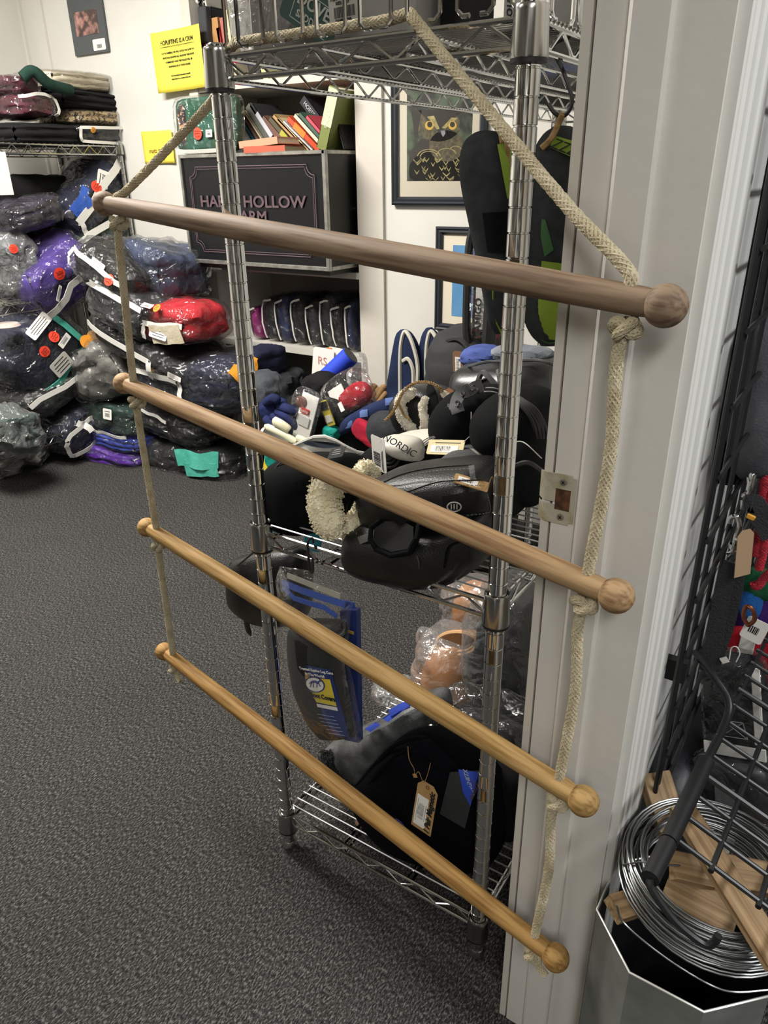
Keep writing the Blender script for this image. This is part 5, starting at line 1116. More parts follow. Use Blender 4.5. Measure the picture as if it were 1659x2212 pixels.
# gloves
root = thing('work_glove', at(600, 930, Y=2.0), 'navy blue work glove crumpled at the left of the white tub', 'glove'); gm = fabric('navy_glove', '222b58', '171d3d')
c = at(592, 885, Y=2.0); mb = MB(); surf_mesh(mb, P_shape(.12, .08, .10, 12, 2.3, .18), 10, lambda p: c + p); mb.build('palm', gm, root)
for k, (a, b, d) in enumerate((((575, 905), (600, 925), (628, 945)), ((590, 900), (618, 915), (640, 948)), ((600, 890), (628, 905), (646, 930)), ((605, 878), (630, 885), (640, 892)), ((575, 870), (590, 860), (605, 868)))):
    mb = MB(); P_ = spline([at(*a, Y=1.965), at(*b, Y=1.945), at(*d, Y=1.95)], 5); mb.tube(P_, [.017] * (len(P_) - 2) + [.014, .007], 10); mb.build('finger', gm, root)
CRM = mat('cream_rubber', 'd8d2b4', .5)
for k, (a, b, r) in enumerate((((572, 920), (640, 955), .014), ((590, 908), (625, 930), .018), ((640, 945), (668, 958), .012))):
    mb = MB(); P_ = [at(*a, Y=1.90), at((a[0] + b[0]) / 2, (a[1] + b[1]) / 2 - 2, Y=1.90), at(*b, Y=1.91)]; P_ = spline(P_, 5); mb.tube(P_, [r * .5] + [r] * (len(P_) - 2) + [r * .8], 12, flat=.7)
    tag(mb.build('rubber_peg', CRM), ('long cream rubber piece lowest at the left rim of the tub', 'short thick cream rubber piece above the long one in the tub', 'small cream rubber piece nearest the handle in the tub')[k], 'rubber piece', 'cream rubber pieces in the tub')
def packet(name, label, px, py, Y, w, h, roll, pitch, inner, extras, cover=FILM, yaw=0, thick=.03):
    c = at(px, py, Y=Y); M = Rz(yaw) @ Rx(pitch) @ Ry(roll); root = thing(name, c - Vector((0, 0, h / 2)), label, 'packet')
    for (nm, x, z, ww, hh, m, dy) in inner:
        mb = MB(); mb.box(c + M @ Vector((x, dy, z)), (ww, .004, hh), M, .001); mb.build(nm, m, root, smooth=False)
    for (nm, sx, sz, r, m, dy) in extras:
        mb = MB(); surf_mesh(mb, P_shape(r[0], r[1], r[2], sx * 50 + 3, 2.3, .12), 6, lambda p: c + M @ (Vector((sx, dy, sz)) + p)); mb.build(nm, m, root)
    mb = MB(); fn = P_shape(w, thick, h, px * .01, 4, .05)
    surf_mesh(mb, fn, 9, lambda p: c + M @ p); o = mb.build('clear_bag', cover, root); weld(o); return root, c, M
RDP = mat('red_print', 'c8322c', .5)
r_, c, M = packet('packet', 'clear zip packet with a white card and red label in the tub', 655, 898, 1.95, .125, .20, 12, -12, [('card', .012, -.01, .075, .185, CARD, 0), ('red_label', .005, .02, .040, .020, RDP, -.006), ('info_label', .012, -.016, .05, .035, mat('grey_white_label', 'c9c8c2', .6), -.006)], [('brown_picture', -.02, .045, (.05, .012, .04), mat('brown_print', '6b4238', .6), -.004)])
text('lettering', 'Roma', c + M @ Vector((.005, -.0095, .02)), M @ Vector((1, 0, 0)), M @ Vector((0, 0, 1)), .016, CARD, r_)
r_, c, M = packet('packet', 'yellow and black card packet beside the red bandages in the tub', 707, 893, 1.98, .04, .10, -24, 0, [('card', 0, 0, .034, .092, mat('yellow_card', 'd8c83a', .5), 0), ('black_band', 0, .028, .034, .03, INK, -.003), ('round_print', 0, -.02, .026, .026, CARD, -.003)], [], thick=.012)
r_, c, M = packet('packet', 'clear box of red bandages leaning in the white tub', 752, 852, 2.06, .20, .155, -34, -8, [('white_card', -.05, .0, .07, .10, CARD, .01), ('price_label', -.02, -.035, .018, .034, CARD, -.042)], [('red_bandage', .025, -.02, (.14, .07, .085), fabric('red_bandage', 'c42a38', 'a01e2b'), 0)], cover=FILM, thick=.085)
# blue roll
a, b = at(700, 822, Y=2.16), at(757, 768, Y=2.20); d = (b - a).normalized(); mb = MB(); q = Vector((0, 0, 1)).rotation_difference(d).to_matrix(); Lr = (b - a).length
root = thing('bandage_roll', a, 'bright blue foam roll with a black core poking up from the tub', 'roll'); mb.lathe([(.020, 0), (.036, 0), (.036, Lr), (.034, Lr + .001), (.020, Lr)], 24, a, q); mb.build('roll', mat('bright_blue_foam', '1f3fc4', .7, bump=.2, bscale=300), root)
mb = MB(); mb.lathe([(.0001, 0), (.033, 0), (.033, .006), (.0001, .006)], 24, a + d * (Lr - .003), q, caps=False); mb.build('black_core', BLACKRUB, root)
sg = at(697, 790, Y=2.30); s = mpp(sg); root = thing('paper_sign', sg, 'white paper sign with faint pencil letters behind the blue roll', 'sign'); cardtag('sheet', sg, (1, 0, -.03), (.14, 0, 1), 56 * s, 78 * s, root); text('lettering', 'RS', sg + Vector((0, -.0015, 10 * s)), (1, 0, -.05), (0, 0, 1), .045, mat('faint_pink', 'c08a80', .7), root)
sg = at(735, 778, Y=2.31); root = thing('paper_sign', sg, 'white card with an orange left edge behind the blue roll', 'sign'); cardtag('sheet', sg, (1, 0, -.05), (.03, 0, 1), 62 * s, 50 * s, root); mb = MB(); mb.box(sg + Vector((-26 * s, -.0015, 0)), (12 * s, .001, 48 * s)); mb.build('orange_edge', mat('orange_print', 'd9762e', .6), root, smooth=False)
blobthing('plastic_bag', 'empty clear plastic bag standing behind the blue roll', 'bag', 772, 800, 2.29, (.08, .06, .14), HAZEFILM, pw=4, lump=.1)
# plaid browband, teal and red cloth
root, L = lofted('padded_roll', 'navy and light blue plaid padded roll arching out of the tub', 'roll', 'x', [(738, 932, 940, 2.02, .02), (746, 905, 938, 2.02, .03), (775, 885, 922, 2.02, .035), (810, 868, 905, 2.02, .035), (845, 858, 892, 2.03, .035), (868, 858, 888, 2.04, .03), (874, 868, 880, 2.04, .01)], fabric('navy_roll', '232f55', '1a2342'))
for (x, y) in ((752, 922), (785, 898), (840, 872)):
    mb = MB(); L.patch([(x - 8, y - 12), (x + 9, y - 14), (x + 9, y + 2), (x - 8, y + 4)], mb, .002); mb.build('plaid_check', fabric('light_blue_check', '5a6ea0', '4b5d8c'), root)
blobthing('teal_cloth', 'teal cloth tucked behind the tub handle', 'cloth', 716, 934, 1.99, (.07, .05, .05), fabric('teal_green', '159082', '107266'))
blobthing('teal_cloth', 'teal cloth hanging below the tub rim beside the shelf post', 'cloth', 592, 990, 1.84, (.07, .05, .09), fabric('teal_green', '159082', '107266'))
blobthing('red_cloth', 'dark red nylon halter strap lying over the right rim of the tub', 'strap', 798, 940, 1.98, (.14, .04, .07), fabric('crimson_web', 'a81f36', '861628'), rot=(0, 0, 28), pw=4)
blobthing('grey_cloth', 'grey flannel cloth slumped left of the tub', 'cloth', 575, 845, 2.16, (.16, .14, .16), F_['grey'], lump=.16)
blobthing('dark_boot', 'dark grey rounded boot between tub and white bell boots', 'boot', 838, 930, 1.80, (.13, .10, .12), F_['charcoal'], lump=.06)
ct = at(578, 1000, Y=1.83); tag(cardtag('yellow_card', ct, (1, 0, -.3), (.25, 0, 1), .035, .075, None, mats=[mat('yellow_card', 'd8c83a', .5)]), 'yellow card hanging below the tub rim beside the left shelf post', 'card')
WOOD2 = mat('brush_beech', 'b08b5e', .6, col2='96714a', nscale=40)
for k, (a, b) in enumerate((((805, 858), (822, 838)), ((812, 862), (832, 832)), ((800, 848), (812, 830)), ((818, 868), (836, 846)))):
    mb = MB(); P_ = [at(*a, Y=2.28), at(*b, Y=2.30)]; P_ = [P_[0], (P_[0] + P_[1]) / 2, P_[1] - (P_[1] - P_[0]) * .1, P_[1]]; mb.tube(P_, [.010, .012, .013, .007], 10)
    tag(mb.build('wooden_handle', WOOD2), ('wooden brush handle nearest the red bandages', 'second wooden brush handle from the red bandages', 'topmost short wooden brush handle behind the red bandages', 'wooden brush handle farthest right, beside the navy pads')[k], 'brush', 'wooden brush handles behind the tub')
# ------------------------------------------------------------------ on the bottom shelf
TANR = mat('tan_rubber', 'b07a4a', .38, col2='a06a3c', nscale=8)
BAGCLR = film('soft_poly_bag', amount=.12, scale=26, crinkle=.5, rough=.14)
root, L = lofted('rubber_boot', 'tan bell boot in a clear poly bag, nearer of two on the bottom shelf', 'boot', 'y', [(1372, 968, 1018, 1.30, .03), (1380, 950, 1030, 1.30, .045), (1400, 934, 1038, 1.30, .055), (1430, 922, 1046, 1.30, .065), (1460, 916, 1052, 1.30, .07), (1490, 914, 1056, 1.30, .072), (1500, 930, 1045, 1.30, .06)], TANR, pw=2.2)
for (c0, r, sq) in (((988, 1390), (44, 24), 0), ((992, 1392), (30, 15), 1)):
    mb = MB(); P_ = [at(c0[0] + r[0] * math.cos(t * .2618), c0[1] + r[1] * math.sin(t * .2618), Y=1.262 - .004 * math.sin(t * .2618)) for t in range(24)]; mb.tube(P_, .006 - sq * .002, 8, closed=True); mb.build('rolled_cuff', mat('pale_tan_rubber', 'c79a6c', .4), root)
mb = MB(); P_ = [at(988 + 38 * math.cos(t * .3927), 1389 + 19 * math.sin(t * .3927), Y=1.258) for t in range(16)]; mb.add(P_, [tuple(range(16))]); mb.build('cuff_inside', mat('shaded_tan_rubber', '8a5c38', .6), root)  # flat disc in the mouth, darker tan for the shade inside
mb = MB(); c = at(980, 1425, Y=1.30); surf_mesh(mb, P_shape(.175, .19, .165, 4, 2.8, .12), 14, lambda p: c + p); o = mb.build('poly_bag', BAGCLR, root); weld(o)
mb = MB(); c = at(925, 1378, Y=1.27); surf_mesh(mb, P_shape(.06, .03, .05, 6, 3, .25), 8, lambda p: c + p); mb.build('poly_bag_corner', BAGCLR, root)
root, L = lofted('rubber_boot', 'tan bell boot in a poly bag, farther one behind the right shelf post', 'boot', 'y', [(1262, 1000, 1048, 1.50, .03), (1275, 990, 1062, 1.50, .05), (1310, 984, 1072, 1.50, .06), (1350, 985, 1080, 1.50, .065), (1385, 990, 1085, 1.50, .065), (1395, 1005, 1070, 1.50, .05)], TANR, pw=2.3)
mb = MB(); c = at(1035, 1320, Y=1.50); surf_mesh(mb, P_shape(.20, .17, .19, 14, 2.8, .13), 12, lambda p: c + p); o = mb.build('poly_bag', BAGCLR, root); weld(o)
blobthing('poly_bag', 'crumpled clear poly bag behind the blue topped grey boot', 'bag', 855, 1492, 1.14, (.10, .08, .06), BAGCLR, pw=3, lump=.3)
blobthing('bagged_wrap', 'black wrap in clear crumpled plastic at the right of the bottom shelf', 'wrap', 1108, 1400, 1.26, (.15, .2, .30), NEO, lump=.1)
c = at(1105, 1395, Y=1.24); mb = MB(); surf_mesh(mb, P_shape(.18, .22, .32, 21, 3, .12), 12, lambda p: c + p); o = mb.build('plastic_cover', BAGCLR); weld(o); tag(o, 'loose clear plastic bag around the black wrap at the right of the bottom shelf', 'bag')
blobthing('bagged_wrap', 'black cloth in clear shiny plastic above the big black wraps', 'wrap', 1075, 1590, 1.06, (.19, .12, .10), NEO, lump=.12)
c = at(1065, 1565, Y=1.05); mb = MB(); surf_mesh(mb, P_shape(.23, .14, .10, 31, 3, .2), 12, lambda p: c + p); o = mb.build('plastic_cover', FILM); weld(o); tag(o, 'clear crinkled plastic lying on the black cloth above the big wraps', 'bag')
# grey leather boot with blue pads
YS[0] = -.03
root, L = lofted('grey_leather_boot', 'scuffed grey leather horse boot with blue pads and black fleece lining', 'boot', 'x', [(706, 1618, 1650, .955, .02), (716, 1604, 1672, .955, .045), (740, 1590, 1696, .96, .055), (780, 1574, 1702, .965, .06), (820, 1556, 1690, .97, .06), (860, 1530, 1665, .985, .06), (900, 1508, 1628, 1.0, .06), (940, 1498, 1600, 1.02, .055), (962, 1504, 1585, 1.03, .03), (968, 1520, 1560, 1.03, .01)], GREYL, pw=2.6)
BLUE = mat('bright_blue_pad', '1f46c0', .7, col2='1a3aa4', nscale=30)
for poly in ([(788, 1574), (812, 1560), (822, 1566), (800, 1582)], [(826, 1552), (868, 1524), (880, 1528), (838, 1560)]): mb = MB(); L.patch(poly, mb, .005); mb.build('blue_pad', BLUE, root)
mb = MB(); mb.strip([at(842, 1542, Y=.935), at(862, 1530, Y=.945), at(884, 1520, Y=.955)], .014, .003, (0, -.6, 1)); mb.build('blue_strap', BLUE, root)
stitch(L, root, [(790, 1590), (830, 1572), (880, 1540), (950, 1508)], THB); stitch(L, root, [(724, 1640), (760, 1668), (790, 1676)], THB); stitch(L, root, [(800, 1680), (840, 1650), (900, 1600), (950, 1560)], THR)
fleece('fleece_lining', root, [at(708, 1622, Y=.92), at(712, 1660, Y=.905), at(735, 1696, Y=.90), at(765, 1712, Y=.90)], .017, mat('black_fleece', '0f0f12', .95, bump=1, bscale=200, sheen=.2), label='black fleece lining')
# big dark wraps
root, L = lofted('magnetic_boot', 'large black padded horse wrap with a handwritten kraft tag on the bottom shelf', 'boot', 'x', [(764, 1700, 1716, .885, .01), (772, 1690, 1732, .885, .025), (800, 1660, 1765, .885, .045), (840, 1615, 1805, .89, .06), (880, 1590, 1830, .89, .065), (930, 1586, 1846, .90, .07), (980, 1610, 1856, .905, .07), (1020, 1640, 1860, .91, .07), (1060, 1680, 1858, .92, .06), (1080, 1720, 1840, .93, .03), (1088, 1760, 1800, .93, .01)], NAVN, pw=2.9, n=28)
seam(L, root, [(770, 1700), (810, 1652), (850, 1612), (890, 1594), (925, 1594)], NAVN, .0042, .001, 'rolled_edge'); seam(L, root, [(776, 1716), (820, 1668), (860, 1630), (905, 1610)], NAVN, .003, .001, 'rolled_edge')
seam(L, root, [(875, 1745), (900, 1700), (930, 1660), (965, 1650), (1000, 1668)], NAVN, .003, .001, 'panel_edge'); seam(L, root, [(838, 1752), (870, 1780), (900, 1830)], mat('royal_blue_cord', '2a35a0', .5), .0030, .002, 'blue_cord')
mb = MB(); L.patch([(890, 1602), (930, 1594), (985, 1650), (955, 1668)], mb, .004); mb.build('fold_strap', NAVN, root)
mb = MB(); L.patch([(972, 1668), (1036, 1664), (1004, 1790), (950, 1758)], mb, .005); mb.build('hook_strap', mat('charcoal_strap', '2b2c2c', .85, bump=.5, bscale=500), root)
mb = MB(); L.patch([(990, 1662), (1034, 1668), (1016, 1742), (1000, 1712)], mb, .0075); mb.build('blue_logo_patch', mat('blue_woven_patch', '2547b4', .6), root, label='blue woven patch with white lettering')
P_ = L.on(1013, 1690, .0092); text('lettering', 'MAGNETX', P_, (-.25, -.1, 1), (-1, 0, -.2), .011, mat('pale_print', 'aeb6d2', .6), root)
mb = MB()
for k in range(5): mb.tube(L.line([(1014 + k * 4, 1680 + k * 3), (1022 + k * 2.5, 1700), (1014 + k * 1.5, 1728)], .0084), .0004, 4)
mb.build('logo_lines', PINK, root)
tc_ = at(917, 1744, Y=.812); s = mpp(tc_); ex_, ey_ = Vector((1, -.12, -.02)), Vector((.03, .22, 1))
tg = cardtag('kraft_tag', tc_, ex_, ey_, 53 * s, 118 * s, root, mats=[KRAFT, CARD, INK], bars=[(-7 * s, -14 * s, 30 * s, 74 * s, 1)] + [(x - 7 * s, y - 14 * s, w_, h_, 2) for x, y, w_, h_, m_ in barcode(0, 0, 38 * s, 14 * s, 15, vert=True)] + [(4 * s, -14 * s, 1.4 * s, 40 * s, 2), (-18 * s, -14 * s, 1.2 * s, 56 * s, 2), (-15 * s, -14 * s, 1.2 * s, 24 * s, 2)], notch=13 * s, label='kraft tag with a white barcode sticker and handwriting')
exn, eyn, ezn = lattice_frame(ex_, ey_)
text('handwriting', '1 Pair Magnetic', tc_ + exn * 15 * s - eyn * 6 * s + ezn * .0006, eyn, -exn, 20 * s, INK, root, shear=.25, bold=.0004, squeeze=.82)
mb = MB(); hc = tc_ + eyn * 50 * s + ezn * .0008; mb.tube([hc + exn * 4 * s * math.cos(k * .524) + eyn * 4 * s * math.sin(k * .524) for k in range(12)], .0005, 5, closed=True); mb.build('eyelet', mat('brown_eyelet', '5a3a20', .6), root)
mb = MB(); mb.tube(spline([at(881, 1612, Y=.818), at(884, 1640, Y=.812), at(894, 1660, Y=.812), at(896, 1672, Y=.812)], 6), .0006, 5); mb.tube(spline([at(897, 1674, Y=.812), at(905, 1668, Y=.812), at(915, 1690, Y=.812), at(924, 1672, Y=.812), at(930, 1648, Y=.814)], 6), .0006, 5); mb.build('tag_string', TWINE, root)
tc2 = at(896, 1676, Y=.811); s = mpp(tc2); cardtag('small_tag', tc2, (.8, 0, .4), (-.4, 0, .8), 10 * s, 9 * s, root, mats=[mat('tan_scrap', 'a98352', .8)])
YS[0] = 0.0
root, L = lofted('boot_wrap', 'black boot wrap with a silver ring, behind the handwritten kraft tag', 'wrap', 'x', [(925, 1580, 1590, .99, .02), (935, 1556, 1620, .99, .05), (970, 1545, 1660, .99, .06), (1020, 1548, 1700, 1.0, .07), (1070, 1565, 1720, 1.0, .07), (1110, 1590, 1720, 1.0, .06), (1124, 1630, 1690, 1.0, .02)], mat('black_loop_cloth', '17171a', .95, bump=.7, bscale=500))
mb = MB(); mb.tube(spline([at(918, 1584, Y=.925), at(930, 1568, Y=.925), at(944, 1580, Y=.925), at(944, 1600, Y=.925), at(936, 1614, Y=.925)], 6), .0034, 8); mb.build('silver_ring', CHROME_DULL, root, label='silver ring')
blobthing('boot_wrap', 'black strap ends hanging behind the right shelf post on the bottom shelf', 'wrap', 1085, 1720, .95, (.10, .08, .16), F_['black'], pw=4, lump=.04)
root = thing('foam_pad', at(783, 1772, Y=.88), 'pale pinkish foam end peeking out under the lowest ladder rung', 'foam'); c = at(786, 1762, Y=.885); mb = MB(); mb.box(c, (.026, .05, .020), Rz(20) @ Ry(18), .005); mb.build('foam_end', mat('pinkish_foam', 'd9ac90', .8), root)
# ------------------------------------------------------------------ hanging from the middle shelf
YP = .765
hk_ = MB(); hx = at(672, 1180, Y=.782)
hk_.tube(spline([hx + Vector((0, .006, .004)), hx + Vector((0, .004, .012)), hx + Vector((0, -.006, .012)), hx + Vector((0, -.008, .0)), hx + Vector((.001, -.008, -.032)), hx + Vector((.004, -.009, -.040)), hx + Vector((.009, -.010, -.036)), hx + Vector((.010, -.010, -.014))], 6), .0021, 8)
tag(hk_.build('wire_hook', BLACKRUB), 'black s shaped hook over the front rail of the middle shelf', 'hook')
NVB = mat('navy_print', '26366f', .45); YLB = mat('yellow_print', 'd9c43c', .45); BRN = mat('brown_horse_photo', '8a6238', .5, col2='c7a071', nscale=60)
pk2 = thing('boot_cover_packet', at(690, 1590, Y=YP), 'clear hanging packet of black boot covers with a blue and yellow card', 'packet')
L = Loft('y', [(1345, 640, 742, YP, .012), (1362, 628, 742, YP, .028), (1400, 627, 738, YP, .03), (1450, 633, 738, YP, .03), (1500, 645, 745, YP, .028), (1550, 664, 756, YP, .022), (1590, 690, 766, YP, .012)], 2.3, 4)
mb = MB(); L.mesh(mb, 24, .002); mb.build('boot_covers', mat('black_stretch_fabric', '1a1b1a', .6, bump=.9, bscale=50), pk2)
mb = MB(); mb.tube(spline([at(640, 1360, Y=YP - .026), at(660, 1378, Y=YP - .03), at(700, 1384, Y=YP - .028), at(740, 1372, Y=YP - .02), at(742, 1350, Y=YP), at(700, 1340, Y=YP + .015), at(650, 1345, Y=YP)], 6, True), .004, 8, closed=True); mb.build('rolled_rim', mat('black_stretch_fabric', '1a1b1a', .6), pk2)
def card(poly, m, nm, lift, label=None):
    mb = MB(); L.patch(poly, mb, lift); return mb.build(nm, m, pk2, label=label)
card([(632, 1432), (712, 1446), (734, 1530), (757, 1598), (700, 1600), (668, 1552)][0:1] + [(714, 1447), (756, 1594), (690, 1586)], NVB, 'insert_card', .002, 'navy blue printed insert card')
card([(664, 1463), (713, 1468), (727, 1526), (680, 1516)], YLB, 'yellow_panel', .0028, 'yellow printed panel')
card([(639, 1440), (668, 1456), (698, 1574), (676, 1554)], BRN, 'horse_photo', .0028, 'printed photograph of a brown horse')
card([(668, 1517), (728, 1528), (730, 1536), (670, 1524)], CARD, 'white_band', .0030)
ecx, ecy = 680, 1479
for r, m, lf in ((1.0, NVB, .0034), (.86, CARD, .0040)):
    mb = MB(); P_ = [L.on(ecx + 22 * r * math.cos(k * .2618) , ecy + 17 * r * math.sin(k * .2618) + 3 * math.cos(k * .2618), lf) for k in range(24)][::-1]; P_.append(L.on(ecx, ecy, lf)); mb.add(P_, [(k, (k + 1) % 24, 24) for k in range(24)]); mb.build('oval_logo', m, pk2)
mb = MB()
for pts, r in (([(672, 1474), (680, 1472), (687, 1475)], .0020), ([(687, 1475), (691, 1470), (694, 1472)], .0013), ([(673, 1475), (670, 1484)], .0007), ([(677, 1476), (677, 1485)], .0007), ([(685, 1476), (684, 1485)], .0007), ([(688, 1476), (692, 1483)], .0007), ([(672, 1474), (668, 1477)], .0007)): mb.tube(L.line(pts, .0046, 3), r, 5)
mb.build('horse_logo', NVB, pk2, label='tiny navy horse emblem')
fx = (L.on(712, 1450, .003) - L.on(650, 1440, .003)).normalized()
text('lettering', 'Trusted Equine Leg Care', L.on(682, 1449, .0042), fx, (0, -.05, 1), .0072, CARD, pk2); text('lettering', 'in The World!', L.on(680, 1459, .0042), fx, (0, -.05, 1), .0072, CARD, pk2)
text('lettering', 'Boot Covers', L.on(697, 1506, .0048), (L.on(722, 1511, .003) - L.on(674, 1500, .003)), (0, -.05, 1), .0125, INK, pk2, bold=.0003, squeeze=.74)
mb = MB()
for k in range(6): mb.tube(L.line([(682 + k * 4, 1542 + k * 8), (722 + k * 4.5, 1549 + k * 8)], .0036, 3), .0005, 4)
mb.build('small_print', mat('pale_blue_print', '8a94bc', .6), pk2)
ZB_ = mat('blue_zip_seal', '2b4fa6', .35)
mb = MB(); mb.strip([at(609, 1258, Y=YP), at(650, 1275, Y=YP - .002), at(700, 1292, Y=YP - .003), at(745, 1306, Y=YP)], .011, .0018, (0, -1, .1)); mb.strip([at(612, 1268, Y=YP - .003), at(635, 1292, Y=YP - .006), at(668, 1303, Y=YP - .007), at(700, 1312, Y=YP - .006), at(728, 1332, Y=YP - .004)], .009, .0012, (0, -1, .1)); mb.build('blue_zip_seal', ZB_, pk2, label='blue zip seal')
mb = MB(); mb.strip([at(621, 1243, Y=YP - .003), at(652, 1255, Y=YP - .003), at(690, 1270, Y=YP - .002), at(735, 1288, Y=YP)], .009, .002, (0, -1, .1)); mb.build('white_header', mat('translucent_header', 'a3a195', .4), pk2)
# clear bag shell
v = [at(606, 1226, Y=YP), at(668, 1236, Y=YP), at(676, 1246, Y=YP), at(760, 1292, Y=YP), at(748, 1330, Y=YP), at(744, 1440, Y=YP), at(776, 1612, Y=YP), at(700, 1606, Y=YP), at(640, 1530, Y=YP), at(622, 1400, Y=YP), at(614, 1290, Y=YP)]
mb = MB(); n_ = len(v); cc = sum(v, Vector()) / n_
rings = []
for (k, dy) in ((1.02, 0), (.9, -.022), (.6, -.036), (.2, -.040)): rings.append([cc + (p - cc) * k + Vector((0, dy, 0)) for p in v])
b_ = []
for (k, dy) in ((1.02, .002), (.9, .02), (.6, .033), (.2, .036)): b_.append([cc + (p - cc) * k + Vector((0, dy, 0)) for p in v])
mb.loft(rings, caps=False); mb.loft(b_, caps=False); mb.build('clear_bag', CALMFILM, pk2)
pk3 = thing('boot_cover_packet', at(770, 1590, Y=.80), 'navy hanging packet directly behind the boot cover packet', 'packet')
mb = MB(); mb.prism([(0, 0), (1, 0), (1, 1), (0, 1)], at(752, 1590, Y=.815), at(784, 1596, Y=.815) - at(752, 1590, Y=.815), at(744, 1310, Y=.815) - at(752, 1590, Y=.815), .012)
mb.build('navy_card', NVB, pk3, smooth=False); mb = MB(); mb.strip([at(742, 1304, Y=.812), at(766, 1310, Y=.812)], .014, .002, (0, -1, 0)); mb.build('blue_zip_seal', ZB_, pk3)
mb = MB(); mb.strip([at(746, 1362, Y=.797), at(764, 1368, Y=.797)], .005, .001, (0, -1, 0)); mb.build('gold_band', mat('gold_print', 'b8963c', .5), pk3)
# leather piece hanging behind the left post
root, L = lofted('leather_wrap', 'black leather horse boot with navy binding hanging behind the left shelf post', 'boot', 'x', [(498, 1222, 1300, .865, .012), (506, 1208, 1312, .865, .022), (530, 1200, 1330, .865, .03), (560, 1190, 1345, .87, .034), (600, 1186, 1350, .87, .036), (640, 1184, 1345, .875, .034), (662, 1192, 1330, .88, .02), (668, 1220, 1300, .88, .008)], LEA, pw=3)
seam(L, root, [(502, 1216), (498, 1250), (500, 1290), (508, 1316)], mat('navy_binding', '1a1d33', .85), .0055, .0, 'navy_binding'); stitch(L, root, [(530, 1220), (536, 1212), (560, 1206), (600, 1203)], THR); stitch(L, root, [(526, 1228), (530, 1260), (540, 1300), (560, 1320)], THB)
mb = MB(); mb.patch = None; mb.tube(spline([at(532, 1340, Y=.85), at(536, 1360, Y=.85), at(542, 1374, Y=.85)], 5), [.008] * 8 + [.006, .004, .001], 8, flat=.3); mb.build('pull_tab', LEA, root)
mb = MB(); mb.tube([at(513, 1222, Y=.84), at(554, 1188, Y=.80)], .0018, 6); mb.build('elastic_cord', BLACKRUB, root)
ct = at(676, 1166, Y=.86); s = mpp(ct); tag(cardtag('teal_tag', ct, (1, 0, .1), (0, .3, 1), 48 * s, 50 * s, None, mats=[mat('teal_card', '2f8c9c', .5)]), 'teal card hanging under the cream fleece below the middle shelf', 'tag')
# ------------------------------------------------------------------ things on the top shelf
ZS = 1.378
def tbox(px0, px1, py, Y, h, d, name, label, m, cat='box', yaw=0):
    a, b = at(px0, py, Y=Y), at(px1, py, Y=Y); mb = MB(); w = abs(b.x - a.x); c = Vector(((a.x + b.x) / 2, Y + d / 2, ZS + h / 2 + .001)); mb.box(c, (w, d, h), Rz(yaw), .004); root = thing(name, (c.x, c.y, ZS), label, cat); mb.build('body', m, root, smooth=False); return root, c, w
GREYPK = mat('grey_packing', '8f8d88', .6, col2='7d7b77', nscale=10)
r_, c, w = tbox(535, 640, 70, .90, .13, .14, 'packaged_saddle_pad', 'grey packed cloth in clear plastic at the left of the top shelf', GREYPK, 'package', 6)
mb = MB(); surf_mesh(mb, P_shape(w * 1.35, .17, .16, 9, 4, .10), 10, lambda p: c + Vector((-.012, -.01, .012)) + p); mb.build('plastic_cover', FILM, r_)
r_, c, w = tbox(700, 905, 60, .90, .14, .20, 'packaged_saddle_pad', 'grey wrapped block filling the middle of the top shelf', mat('pale_grey_wrap', '9a9893', .55, col2='8a8883', nscale=6), 'package', -3)
r_, c, w = tbox(948, 990, 30, .93, .10, .10, 'packaged_pad', 'black block filling the dark gap right of the grey block on the top shelf', F_['black'], 'package')  # black block added in place of the shaded gap
gb = at(672, 22, Y=.865); s = mpp(gb); root = thing('saddle_pad_tag', gb, 'dark green tilted saddle maker hang tag on the top shelf', 'tag'); exd, eyd = Vector((1, .1, -.62)), Vector((.62, 0, 1))
cardtag('green_card', gb, exd, eyd, 150 * s, 90 * s, root, mats=[mat('dark_green_card', '35504c', .6), mat('pale_print_line', 'b9bcb4', .6)], bars=[(14 * s, 24 * s, 120 * s, 1.6 * s, 1), (14 * s, -34 * s, 120 * s, 1.6 * s, 1), (-46 * s, -5 * s, 1.6 * s, 58 * s, 1)])
exd, eyd, ezd = lattice_frame(exd, eyd); text('lettering', 'DOVER', gb + exd * 16 * s + eyd * 8 * s + ezd * .001, exd, eyd, 34 * s, mat('pale_print_line', 'b9bcb4', .6), root, bold=.0004); text('lettering', 'SADDLERY', gb + exd * 14 * s - eyd * 20 * s + ezd * .001, exd, eyd, 19 * s, mat('pale_print_line', 'b9bcb4', .6), root, bold=.0003)
wb = at(741, 22, Y=.85); s = mpp(wb); root = thing('barcode_card', wb, 'white barcode card in front of the dark green hang tag', 'card'); exd, eyd = Vector((1, .03, .06)), Vector((-.06, 0, 1))
cardtag('card', wb, exd, eyd, 74 * s, 74 * s, root, mats=[mat('grey_white_card', 'b9b7b0', .6), INK], bars=barcode(4 * s, -3 * s, 54 * s, 20 * s, 22))
exd, eyd, ezd = lattice_frame(exd, eyd)
for tx, dy, hh in (('ITEM NO: 180235', 22, 8), ('SIZE: MED', 14, 8), ('52648 10446', -18, 8), ('Made in China', -27, 8)): text('lettering', tx, wb + eyd * dy * s + ezd * .0008, exd, eyd, hh * s, INK, root)
wb = at(1108, 12, Y=.835); s = mpp(wb); root = thing('label_card', wb, 'white card with dark handwriting beside the right post on the top shelf', 'card'); cardtag('card', wb, (1, 0, .05), (0, 0, 1), 42 * s, 60 * s, root, mats=[mat('grey_white_card', 'b9b7b0', .6)]); text('handwriting', 'house', wb + Vector((-.004, -.0012, 0)), (0, 0, 1), (-1, 0, 0), 30 * s, INK, root, shear=.2)
